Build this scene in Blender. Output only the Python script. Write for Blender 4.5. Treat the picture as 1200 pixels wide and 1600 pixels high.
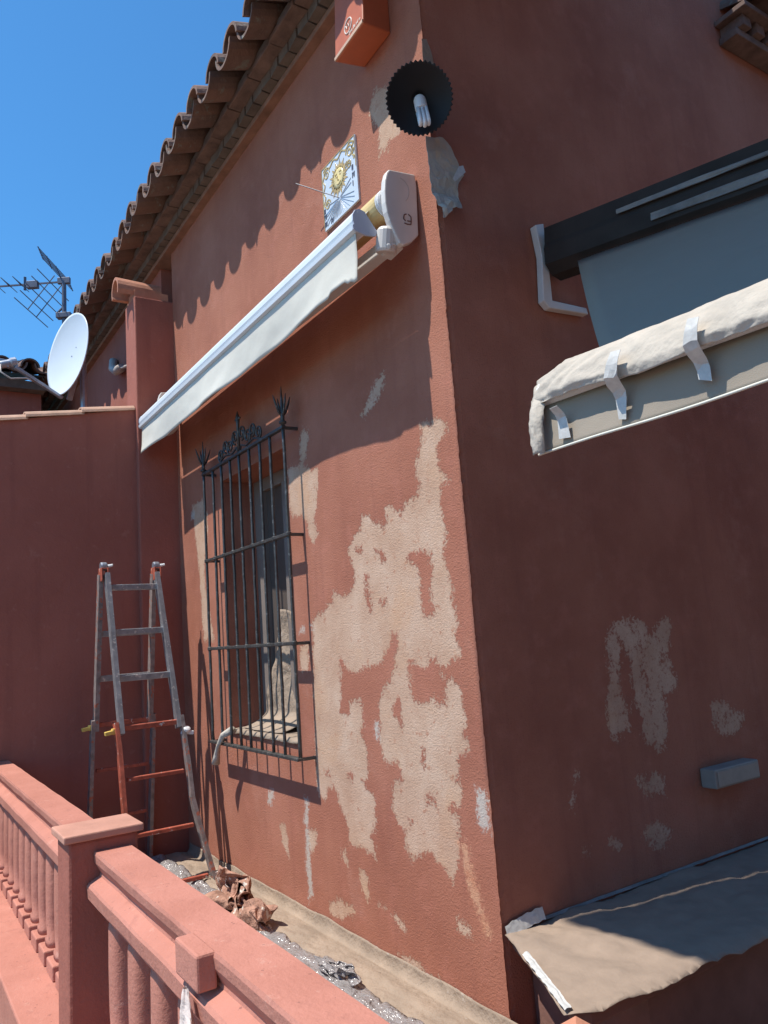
import bpy, bmesh, math, random
import numpy as np
from mathutils import Vector, Matrix, noise, geometry
for o in list(bpy.data.objects): bpy.data.objects.remove(o)
S = bpy.context.scene
# ------------------------------------------------------------------ camera
YAW, PITCH, ROLL, FPX = 0.98688767, 0.15583173, -0.07243623, 1206.05
CAM = Vector((1.921, -1.581, 1.2))
cy, sy, cp, sp, cr, sr = math.cos(YAW), math.sin(YAW), math.cos(PITCH), math.sin(PITCH), math.cos(ROLL), math.sin(ROLL)
f0 = Vector((-sy, cy, 0)); r0 = Vector((cy, sy, 0)); u0 = Vector((0, 0, 1))
fw = cp*f0 + sp*u0; up = cp*u0 - sp*f0
rt = cr*r0 + sr*up; up = cr*up - sr*r0
cd = bpy.data.cameras.new('camera'); co = bpy.data.objects.new('camera', cd); S.collection.objects.link(co)
co.matrix_world = Matrix(((rt.x, up.x, -fw.x, CAM.x), (rt.y, up.y, -fw.y, CAM.y), (rt.z, up.z, -fw.z, CAM.z), (0, 0, 0, 1)))
cd.sensor_fit = 'VERTICAL'; cd.sensor_height = 36.0; cd.sensor_width = 27.0; cd.lens = FPX/1600*36
cd.clip_start = 0.02; cd.clip_end = 2000
S.camera = co
# ------------------------------------------------------------------ sky, sun, exposure
SUN = Vector((-0.2, -1.0, 2.1)).normalized()
EL = math.asin(SUN.z); AZ = math.atan2(SUN.x, SUN.y)
w = bpy.data.worlds.new('World'); S.world = w; w.use_nodes = True
nt = w.node_tree; nt.nodes.clear()
sk = nt.nodes.new('ShaderNodeTexSky'); sk.sky_type = 'NISHITA'; sk.sun_disc = False
sk.sun_elevation = EL; sk.sun_rotation = AZ; sk.air_density = 1.0; sk.dust_density = 0.3; sk.ozone_density = 2.0
bg = nt.nodes.new('ShaderNodeBackground'); bg.inputs[1].default_value = 0.12
wo = nt.nodes.new('ShaderNodeOutputWorld')
tint = nt.nodes.new('ShaderNodeMix'); tint.data_type = 'RGBA'; tint.blend_type = 'MULTIPLY'; tint.inputs[0].default_value = 1.0
tint.inputs[7].default_value = (.37, .80, 1.04, 1)   # deeper, clearer blue of a dry noon sky
nt.links.new(sk.outputs[0], tint.inputs[6]); nt.links.new(tint.outputs[2], bg.inputs[0]); nt.links.new(bg.outputs[0], wo.inputs[0])
sd = bpy.data.lights.new('sun', 'SUN'); sd.energy = 3.6; sd.angle = math.radians(0.55); sd.color = (1.0, 0.94, 0.84)
so = bpy.data.objects.new('sun', sd); S.collection.objects.link(so)
so.rotation_euler = SUN.to_track_quat('Z', 'Y').to_euler(); so.location = (0, -8, 12)
S.view_settings.view_transform = 'Standard'; S.view_settings.look = 'None'
S.view_settings.exposure = 0.80; S.view_settings.gamma = 1.0
S.view_settings.use_curve_mapping = False
S.cycles.max_bounces = 8

# ------------------------------------------------------------------ helpers
random.seed(7)
COL = S.collection
def V(*a): return Vector(a)
class MB:
    def __init__(self): self.v = []; self.f = []
    def add(self, vs, fs):
        b = len(self.v); self.v += [tuple(p) for p in vs]; self.f += [tuple(b+i for i in q) for q in fs]; return self
    def box(self, x0, x1, y0, y1, z0, z1):
        vs = [(x0,y0,z0),(x1,y0,z0),(x1,y1,z0),(x0,y1,z0),(x0,y0,z1),(x1,y0,z1),(x1,y1,z1),(x0,y1,z1)]
        return self.add(vs, [(0,3,2,1),(4,5,6,7),(0,1,5,4),(1,2,6,5),(2,3,7,6),(3,0,4,7)])
    def bar(self, a, b, w, h, side=None):
        """box along a-b, w across 'side', h across the third axis"""
        a, b = Vector(a), Vector(b); d = (b-a).normalized()
        s = Vector(side) if side is not None else (Vector((0,0,1)) if abs(d.z) < .9 else Vector((0,1,0)))
        s = (s - d*s.dot(d)).normalized(); t = d.cross(s)
        vs = []
        for p in (a, b):
            for i, j in ((-1,-1),(1,-1),(1,1),(-1,1)): vs.append(p + s*(w/2*i) + t*(h/2*j))
        return self.add(vs, [(0,1,2,3),(7,6,5,4),(0,4,5,1),(1,5,6,2),(2,6,7,3),(3,7,4,0)])
    def tube(self, pts, r, n=10, closed=False, cap=True):
        pts = [Vector(p) for p in pts]; rs = r if isinstance(r, (list, tuple)) else [r]*len(pts)
        m = len(pts); vs = []; prev = None
        for i, p in enumerate(pts):
            if closed: d = (pts[(i+1) % m] - pts[i-1])
            else: d = pts[min(i+1, m-1)] - pts[max(i-1, 0)]
            d.normalize()
            if prev is None: s = d.orthogonal().normalized()
            else: s = (prev - d*prev.dot(d)).normalized()
            prev = s; t = d.cross(s)
            for k in range(n):
                a = 2*math.pi*k/n; vs.append(p + (s*math.cos(a) + t*math.sin(a))*rs[i])
        fs = []
        for i in range(m if closed else m-1):
            j = (i+1) % m
            for k in range(n): fs.append((i*n+k, i*n+(k+1) % n, j*n+(k+1) % n, j*n+k))
        if cap and not closed: fs.append(tuple(range(n-1, -1, -1))); fs.append(tuple((m-1)*n+k for k in range(n)))
        return self.add(vs, fs)
    def prism(self, poly, o, u, v, nrm, t):
        """flat polygon (in u,v at o) extruded t along nrm"""
        o, u, v, nrm = Vector(o), Vector(u), Vector(v), Vector(nrm)
        n = len(poly)
        vs = [o + u*a + v*b for a, b in poly] + [o + u*a + v*b + nrm*t for a, b in poly]
        fs = [tuple(range(n-1, -1, -1)), tuple(range(n, 2*n))] + [(i, (i+1) % n, n+(i+1) % n, n+i) for i in range(n)]
        return self.add(vs, fs)
    def extr(self, prof, axis, a, b):
        """profile of (p,q) extruded along x or y"""
        n = len(prof); vs = []
        for s in (a, b):
            for p, q in prof: vs.append((s, p, q) if axis == 'x' else (p, s, q))
        fs = [tuple(range(n)), tuple(range(2*n-1, n-1, -1))] + [(i, n+i, n+(i+1) % n, (i+1) % n) for i in range(n)]
        return self.add(vs, fs)
    def lathe(self, prof, o, ax, n=24):
        o, ax = Vector(o), Vector(ax).normalized(); s = ax.orthogonal().normalized(); t = ax.cross(s)
        vs = []
        for r, h in prof:
            for k in range(n):
                a = 2*math.pi*k/n; vs.append(o + ax*h + (s*math.cos(a) + t*math.sin(a))*r)
        fs = []
        for i in range(len(prof)-1):
            for k in range(n): fs.append((i*n+k, i*n+(k+1) % n, (i+1)*n+(k+1) % n, (i+1)*n+k))
        fs.append(tuple(range(n-1, -1, -1))); fs.append(tuple((len(prof)-1)*n+k for k in range(n)))
        return self.add(vs, fs)
    def grid(self, fn, nu, nv):
        vs = [fn(i/nu, j/nv) for j in range(nv+1) for i in range(nu+1)]
        fs = [(j*(nu+1)+i, j*(nu+1)+i+1, (j+1)*(nu+1)+i+1, (j+1)*(nu+1)+i) for j in range(nv) for i in range(nu)]
        return self.add(vs, fs)
def set_tags(o, label=None, cat=None, group=None, kind=None):
    if label: o['label'] = label
    if cat: o['category'] = cat
    if group: o['group'] = group
    if kind: o['kind'] = kind
    return o
def root(name, loc, label, cat, group=None):
    o = bpy.data.objects.new(name, None); COL.objects.link(o); o.location = loc; o.empty_display_size = .1
    return set_tags(o, label, cat, group)
def wloc(o):
    p = Vector((0, 0, 0))
    while o: p = p + o.location; o = o.parent
    return p
def obj(name, mb, mat, parent=None, smooth=False, bevel=0, solid=0, label=None, loc=None, fix=True, bseg=2):
    me = bpy.data.meshes.new(name)
    off = wloc(parent) if parent else Vector((0, 0, 0))
    if loc is not None: off = off + (Vector(loc) - off)
    elif not parent:
        a = np.array(mb.v); off = Vector(((a[:,0].min()+a[:,0].max())/2, (a[:,1].min()+a[:,1].max())/2, a[:,2].min()))
    me.from_pydata([tuple(Vector(p)-off) for p in mb.v], [], mb.f)
    if fix:
        bm = bmesh.new(); bm.from_mesh(me); bmesh.ops.recalc_face_normals(bm, faces=bm.faces); bm.to_mesh(me); bm.free()
    if smooth:
        me.polygons.foreach_set('use_smooth', [True]*len(me.polygons))
    o = bpy.data.objects.new(name, me); COL.objects.link(o)
    if mat: me.materials.append(mat)
    if parent: o.parent = parent; o.location = off - wloc(parent)
    else: o.location = off
    if solid:
        m = o.modifiers.new('solid', 'SOLIDIFY'); m.thickness = solid; m.offset = 0
    if bevel:
        m = o.modifiers.new('bevel', 'BEVEL'); m.width = bevel; m.segments = bseg; m.limit_method = 'ANGLE'; m.angle_limit = math.radians(40)
        m.harden_normals = False
    if smooth and not bevel:
        pass
    return o
def top(name, mb, mat, label, cat, group=None, kind=None, **k):
    return set_tags(obj(name, mb, mat, None, **k), label, cat, group, kind)
def copy_thing(r, delta, label=None):
    c = r.copy(); COL.objects.link(c); c.location = r.location + Vector(delta)
    if label: c['label'] = label
    for ch in r.children:
        d = ch.copy(); COL.objects.link(d); d.parent = c
        for g in ch.children:
            e = g.copy(); COL.objects.link(e); e.parent = d
    return c
def nz(x, y, z=0., s=1.): return noise.noise(Vector((x*s, y*s, z*s)))
def sheet(mb, poly, to3, step, amp, seed, freq=9.):
    """crumpled sheet filling a 2-D outline; to3(a,b,h) puts it in the world"""
    pts = []; n = len(poly)
    for i in range(n):
        a, b = Vector(poly[i]), Vector(poly[(i+1) % n]); k = max(1, int((b-a).length/step))
        for j in range(k): pts.append(a.lerp(b, j/k))
    m = len(pts); edges = [(i, (i+1) % m) for i in range(m)]
    xs = [p.x for p in pts]; ys = [p.y for p in pts]; r = random.Random(seed)
    x = min(xs)
    while x < max(xs):
        y = min(ys)
        while y < max(ys):
            pts.append(Vector((x + r.uniform(-.3, .3)*step, y + r.uniform(-.3, .3)*step))); y += step
        x += step
    vs, _, fs, *_ = geometry.delaunay_2d_cdt(pts, edges, [], 1, 1e-6)
    out = []
    for p in vs:
        q = Vector((p.x*freq + seed, p.y*freq, seed*1.7))
        h = abs(noise.noise(q)) + .5*abs(noise.noise(q*2.3)) + .25*noise.noise(q*5)
        out.append(to3(p.x, p.y, h*amp))
    return mb.add(out, fs)

# ------------------------------------------------------------------ materials
def nodes(name):
    m = bpy.data.materials.new(name); m.use_nodes = True; t = m.node_tree
    return m, t, t.nodes['Principled BSDF']
def nd(t, typ, **k):
    n = t.nodes.new(typ)
    for a, b in k.items(): setattr(n, a, b)
    return n
def tex(t, scale, detail=4, rough=.55, vec=None):
    n = nd(t, 'ShaderNodeTexNoise'); n.inputs['Scale'].default_value = scale
    n.inputs['Detail'].default_value = detail; n.inputs['Roughness'].default_value = rough
    if vec: t.links.new(vec, n.inputs['Vector'])
    return n.outputs[0]
def ramp(t, fac, stops):
    n = nd(t, 'ShaderNodeValToRGB'); e = n.color_ramp.elements
    while len(e) < len(stops): e.new(.5)
    for q, (p, c) in zip(e, stops):
        q.position = p; q.color = (*c, 1) if len(c) == 3 else c
    t.links.new(fac, n.inputs[0]); return n.outputs[0]
def mix(t, fac, a, b, mode='MIX'):
    n = nd(t, 'ShaderNodeMix', data_type='RGBA', blend_type=mode)
    for s, val in ((n.inputs[0], fac), (n.inputs[6], a), (n.inputs[7], b)):
        if hasattr(val, 'is_linked'): t.links.new(val, s)
        elif isinstance(val, (tuple, list)): s.default_value = (*val, 1)
        else: s.default_value = val
    return n.outputs[2]
def math_(t, op, a, b=0., c=0.):
    n = nd(t, 'ShaderNodeMath', operation=op)
    for s, val in zip(n.inputs, (a, b, c)):
        if hasattr(val, 'is_linked'): t.links.new(val, s)
        else: s.default_value = val
    return n.outputs[0]
def smooth_(t, x, lo, hi):
    n = nd(t, 'ShaderNodeMapRange', interpolation_type='SMOOTHSTEP'); t.links.new(x, n.inputs[0])
    n.inputs[1].default_value = lo; n.inputs[2].default_value = hi; return n.outputs[0]
def world(t): return nd(t, 'ShaderNodeNewGeometry').outputs['Position']
def bump(t, b, hs, dist=.004, strength=.85):
    prev = None
    for h, d in hs:
        n = nd(t, 'ShaderNodeBump'); n.inputs['Distance'].default_value = d; n.inputs['Strength'].default_value = strength
        t.links.new(h, n.inputs['Height'])
        if prev: t.links.new(prev, n.inputs['Normal'])
        prev = n.outputs[0]
    t.links.new(prev, b.inputs['Normal'])
def pm(name, c, rough=.7, var=.12, scale=6., metal=0., bumps=None, spots=None, spec=None):
    m, t, b = nodes(name); p = world(t)
    d = tuple(x*(1-var) for x in c); l = tuple(min(1, x*(1+var)) for x in c)
    col = ramp(t, tex(t, scale, 5, .6, p), [(.3, d), (.7, l)])
    if spots:
        sc, thr, sc_col = spots
        col = mix(t, smooth_(t, tex(t, sc, 3, .6, p), thr, thr+.05), col, sc_col)
    t.links.new(col, b.inputs['Base Color']); b.inputs['Roughness'].default_value = rough; b.inputs['Metallic'].default_value = metal
    if spec is not None: b.inputs['Specular IOR Level'].default_value = spec
    if bumps: bump(t, b, [(tex(t, s, 4, .6, p), d) for s, d in bumps])
    return m
RED = (.365, .145, .095); RED_D = (.298, .110, .072); RED_L = (.43, .185, .126)
def stucco(name, attr=False, tint=1.0, k=1.0):
    m, t, b = nodes(name); p = world(t)
    sc = lambda c: tuple(x*k for x in c)
    n1 = tex(t, 1.7, 5, .6, p); n2 = tex(t, 9, 5, .65, p); n3 = tex(t, 130, 3, .6, p)
    col = ramp(t, n1, [(.3, sc(RED_D)), (.52, sc(RED)), (.72, sc(RED_L))])
    col = mix(t, math_(t, 'MULTIPLY', smooth_(t, n2, .48, .72), .45), col, sc((.44, .175, .125)))
    col = mix(t, math_(t, 'MULTIPLY', smooth_(t, n3, .58, .70), .35), col, sc((.20, .065, .045)))
    mp_ = nd(t, 'ShaderNodeMapping'); mp_.inputs['Scale'].default_value = (16, 16, 1.1); t.links.new(p, mp_.inputs[0])
    col = mix(t, math_(t, 'MULTIPLY', smooth_(t, tex(t, 1.0, 4, .6, mp_.outputs[0]), .52, .74), .30), col, sc((.25, .095, .07)))
    col = mix(t, math_(t, 'MULTIPLY', smooth_(t, tex(t, 3.1, 5, .7, p), .56, .70), .28), col, sc((.47, .235, .18)))
    bh = [(tex(t, 210, 2, .6, p), .0022), (n3, .0030), (tex(t, 60, 3, .6, p), .0014)]
    if attr:
        at = nd(t, 'ShaderNodeVertexColor', layer_name='wear'); sp_ = nd(t, 'ShaderNodeSeparateColor'); t.links.new(at.outputs[0], sp_.inputs[0])
        rag = math_(t, 'MULTIPLY', math_(t, 'SUBTRACT', tex(t, 75, 5, .75, p), .5), .95)
        rag2 = math_(t, 'MULTIPLY', math_(t, 'SUBTRACT', tex(t, 16, 5, .65, p), .5), .75)
        rs = math_(t, 'ADD', rag, rag2)
        def msk(ch, lo=.44, hi=.57): return smooth_(t, math_(t, 'ADD', sp_.outputs[ch], rs), lo, hi)
        mp = msk(0)
        cream = ramp(t, tex(t, 5, 5, .65, p), [(.28, (.44, .27, .185)), (.5, (.515, .345, .25)), (.75, (.59, .43, .33))])
        cream = mix(t, math_(t, 'MULTIPLY', smooth_(t, n3, .57, .68), .55), cream, (.33, .18, .11))
        cream = mix(t, math_(t, 'MULTIPLY', smooth_(t, tex(t, 24, 5, .75, p), .57, .66), .75), cream, (.40, .185, .115))
        cream = mix(t, math_(t, 'MULTIPLY', smooth_(t, tex(t, 3.3, 4, .6, p), .52, .68), .45), cream, (.53, .31, .185))
        cream = mix(t, math_(t, 'MULTIPLY', smooth_(t, tex(t, 150, 3, .7, p), .60, .68), .5), cream, (.27, .15, .10))
        col = mix(t, mp, col, cream)
        orange = ramp(t, tex(t, 18, 4, .6, p), [(.35, (.50, .22, .13)), (.65, (.60, .36, .23))])
        col = mix(t, math_(t, 'MULTIPLY', msk(2, .4, .62), .8), col, orange)
        col = mix(t, math_(t, 'MULTIPLY', msk(1, .44, .62), .8), col, (.50, .47, .42))
        bh.append((mp, -.0011))
    t.links.new(col, b.inputs['Base Color']); b.inputs['Roughness'].default_value = .92; b.inputs['Specular IOR Level'].default_value = .25
    bump(t, b, bh)
    return m
M = {}
M['wall'] = stucco('red stucco worn', True)
M['stucco'] = stucco('red stucco')
def painted_render():
    m, t, b = nodes('painted red render'); p = world(t)
    col = ramp(t, tex(t, 2.2, 5, .6, p), [(.3, (.305, .105, .077)), (.7, (.365, .132, .098))])
    mp_ = nd(t, 'ShaderNodeMapping'); mp_.inputs['Scale'].default_value = (14, 14, .9); t.links.new(p, mp_.inputs[0])
    col = mix(t, math_(t, 'MULTIPLY', smooth_(t, tex(t, 1.0, 4, .6, mp_.outputs[0]), .50, .72), .35), col, (.23, .082, .065))
    col = mix(t, math_(t, 'MULTIPLY', smooth_(t, tex(t, 17, 4, .7, p), .60, .70), .35), col, (.42, .19, .145))
    t.links.new(col, b.inputs['Base Color']); b.inputs['Roughness'].default_value = .88; b.inputs['Specular IOR Level'].default_value = .25
    bump(t, b, [(tex(t, 90, 3, .6, p), .002), (tex(t, 12, 4, .6, p), .006)])
    return m
M['smooth_red'] = painted_render()
def painted_concrete():
    m, t, b = nodes('painted concrete rail'); p = world(t)
    col = ramp(t, tex(t, 5, 5, .6, p), [(.3, (.40, .165, .122)), (.7, (.485, .21, .16))])
    mp_ = nd(t, 'ShaderNodeMapping'); mp_.inputs['Scale'].default_value = (24, 24, 2.5); t.links.new(p, mp_.inputs[0])
    col = mix(t, math_(t, 'MULTIPLY', smooth_(t, tex(t, 1.0, 5, .65, mp_.outputs[0]), .54, .72), .4), col, (.30, .125, .10))
    col = mix(t, math_(t, 'MULTIPLY', smooth_(t, tex(t, 19, 5, .75, p), .60, .68), .45), col, (.53, .30, .24))
    col = mix(t, math_(t, 'MULTIPLY', smooth_(t, tex(t, 42, 3, .7, p), .665, .69), .8), col, (.22, .10, .08))
    t.links.new(col, b.inputs['Base Color']); b.inputs['Roughness'].default_value = .82; b.inputs['Specular IOR Level'].default_value = .25
    bump(t, b, [(tex(t, 130, 3, .6, p), .0016), (tex(t, 22, 4, .65, p), .004)])
    return m
M['rail'] = painted_concrete()
M['rail_cap'] = pm('dusty cap', (.46, .235, .175), .8, .16, 9, bumps=[(110, .0012)], spec=.3)
def clay_tiles():
    m, t, b = nodes('old clay roof tile'); p = world(t)
    col = ramp(t, tex(t, 5, 5, .65, p), [(.28, (.085, .058, .05)), (.55, (.16, .102, .084)), (.78, (.23, .15, .12))])
    sx_ = nd(t, 'ShaderNodeSeparateXYZ'); t.links.new(p, sx_.inputs[0])
    wn = nd(t, 'ShaderNodeTexWhiteNoise', noise_dimensions='2D'); cb = nd(t, 'ShaderNodeCombineXYZ')
    t.links.new(math_(t, 'FLOOR', math_(t, 'MULTIPLY', sx_.outputs[0], 8.51)), cb.inputs[0]); t.links.new(math_(t, 'FLOOR', math_(t, 'MULTIPLY', sx_.outputs[1], 3.1)), cb.inputs[1])
    t.links.new(cb.outputs[0], wn.inputs['Vector'])
    col = mix(t, math_(t, 'MULTIPLY', wn.outputs[0], .5), col, (.24, .125, .085))
    col = mix(t, smooth_(t, tex(t, 13, 4, .7, p), .57, .66), col, (.19, .18, .155))
    t.links.new(col, b.inputs['Base Color']); b.inputs['Roughness'].default_value = .92
    bump(t, b, [(tex(t, 60, 3, .6, p), .003), (tex(t, 11, 3, .6, p), .01)])
    return m
M['tile'] = clay_tiles()
M['tile_lit'] = pm('sunlit clay tile', (.46, .20, .125), .85, .2, 9, bumps=[(60, .002)])  # clay tile with its sunlit brightness put into the base colour
M['coping'] = pm('coping tile', (.44, .27, .19), .85, .22, 8, bumps=[(60, .002)])
M['brick'] = pm('cornice brick', (.155, .100, .082), .9, .4, 12, bumps=[(60, .003)])
M['ochre'] = pm('ochre cornice tile', (.25, .13, .09), .9, .3, 10, bumps=[(60, .002)])
M['mortar'] = pm('mortar', (.15, .118, .10), .95, .25, 10, bumps=[(50, .003)])
M['iron'] = pm('dark painted wrought iron', (.075, .074, .072), .45, .4, 30, metal=.4, spots=(45, .60, (.15, .145, .14)), bumps=[(160, .0008)])
M['alu'] = pm('scuffed ladder aluminium', (.34, .35, .37), .45, .25, 20, metal=.65, spots=(38, .60, (.62, .60, .57)))
M['red_metal'] = pm('paint covered ladder tube', (.36, .085, .05), .6, .35, 25, spots=(30, .62, (.55, .52, .48)))
M['worn_metal'] = pm('worn ladder tube', (.26, .22, .21), .55, .35, 25, metal=.3, spots=(30, .58, (.42, .14, .09)))
M['yellow'] = pm('yellow plastic lever', (.62, .42, .10), .5, .2, 30)
M['white_pl'] = pm('white plastic', (.74, .75, .76), .45, .05, 20)
M['awn_metal'] = pm('white lacquered aluminium', (.70, .75, .80), .32, .04, 5)
M['awn_cast'] = pm('white cast bracket', (.62, .60, .58), .45, .06, 10)
M['awn_fab'] = None
M['emblem'] = pm('grey brown print', (.16, .08, .07), .6, .1, 20)
M['rubber'] = pm('black rubber', (.02, .02, .025), .6, .2, 20)
M['floor_paper'] = pm('pale kraft paper', (.30, .23, .175), .85, .16, 7, bumps=[(13, .02), (34, .006), (140, .0008)], spots=(26, .66, (.36, .30, .25)))
M['paper'] = pm('kraft paper', (.29, .217, .165), .85, .10, 14, bumps=[(30, .003), (140, .0008)])
M['paper_w'] = pm('pale masking paper', (.45, .405, .35), .8, .10, 14, bumps=[(8, .016), (26, .005)], spec=.2)
M['tape'] = pm('white masking tape', (.50, .495, .48), .6, .12, 60, bumps=[(90, .001)])
M['rag'] = pm('red stained paper', (.38, .215, .16), .95, .4, 16, bumps=[(14, .03), (40, .012)], spots=(22, .62, (.60, .54, .48)), spec=.1)
M['rag_w'] = pm('stained white rag', (.66, .55, .50), .85, .2, 30, bumps=[(60, .003)])
M['dark_frame'] = pm('dark awning profile', (.040, .034, .032), .75, .2, 10, spec=.15)
M['grey_strip'] = pm('lit edge and tape grey', (.20, .185, .175), .6, .35, 12, bumps=[(40, .004)])  # grey for the painted lit cassette edges and the wall-foot tape
M['navy'] = pm('black lamp enamel', (.007, .008, .012), .6, .2, 20)
M['bulb'] = pm('white bulb glass', (.80, .82, .85), .15, .03, 20)
M['floor'] = pm('terracotta floor', (.25, .12, .085), .8, .25, 6, bumps=[(60, .002)])
M['ground'] = pm('sunlit paving', (.205, .155, .115), .9, .2, 1.2, bumps=[(20, .01)])
M['enamel'] = pm('sundial glaze', (.58, .65, .74), .25, .05, 12)
M['gold'] = pm('ochre glaze', (.50, .36, .14), .3, .25, 40)
M['gold_p'] = pm('pale yellow glaze', (.66, .55, .27), .3, .15, 40)
M['ink'] = pm('dark grey glaze', (.10, .10, .14), .35, .2, 40)
M['dish'] = pm('white dish enamel', (.62, .67, .72), .35, .03, 4)
M['galv'] = pm('galvanised steel', (.33, .35, .40), .45, .2, 16, metal=.7)
M['ant'] = pm('antenna rod', (.10, .11, .15), .5, .2, 16, metal=.3)
M['alarm'] = pm('orange red plastic cover', (.50, .13, .06), .5, .12, 8)
M['alarm_d'] = pm('dark red plastic', (.22, .05, .04), .5, .1, 8)
M['white_print'] = pm('white print', (.75, .70, .65), .5, .05, 20)
M['frame_w'] = pm('grey window frame', (.21, .175, .158), .6, .12, 6)
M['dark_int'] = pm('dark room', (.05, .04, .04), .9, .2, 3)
M['pvc'] = pm('pvc pipe', (.45, .40, .37), .5, .1, 10)
def fabric(name, c, transl=.35):
    m, t, b = nodes(name); p = world(t)
    col = ramp(t, tex(t, 5, 4, .6, p), [(.3, tuple(x*.95 for x in c)), (.7, c)])
    t.links.new(col, b.inputs['Base Color']); b.inputs['Roughness'].default_value = .85
    tr = nd(t, 'ShaderNodeBsdfTranslucent'); t.links.new(col, tr.inputs[0])
    ms = nd(t, 'ShaderNodeMixShader'); ms.inputs[0].default_value = transl
    t.links.new(b.outputs[0], ms.inputs[1]); t.links.new(tr.outputs[0], ms.inputs[2])
    t.links.new(ms.outputs[0], t.nodes['Material Output'].inputs['Surface'])
    bump(t, b, [(tex(t, 400, 2, .5, p), .0005), (tex(t, 9, 3, .5, p), .004)])
    return m
M['awn_fab'] = fabric('cream awning canvas', (.72, .70, .63), .15)
M['awn_roll'] = fabric('yellowed rolled canvas', (.66, .50, .24), .1)
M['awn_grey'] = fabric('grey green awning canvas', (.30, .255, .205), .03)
def plastic_film():
    m, t, b = nodes('crinkled clear film'); p = world(t)
    b.inputs['Base Color'].default_value = (.27, .25, .25, 1); b.inputs['Roughness'].default_value = .16
    b.inputs['Specular IOR Level'].default_value = .8
    bump(t, b, [(tex(t, 24, 3, .6, p), .03), (tex(t, 70, 2, .6, p), .008)])
    return m
M['film'] = plastic_film()
def glass():
    m, t, b = nodes('window pane'); b.inputs['Base Color'].default_value = (.105, .085, .075, 1); b.inputs['Roughness'].default_value = .35
    return m
M['glass'] = glass()
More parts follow.
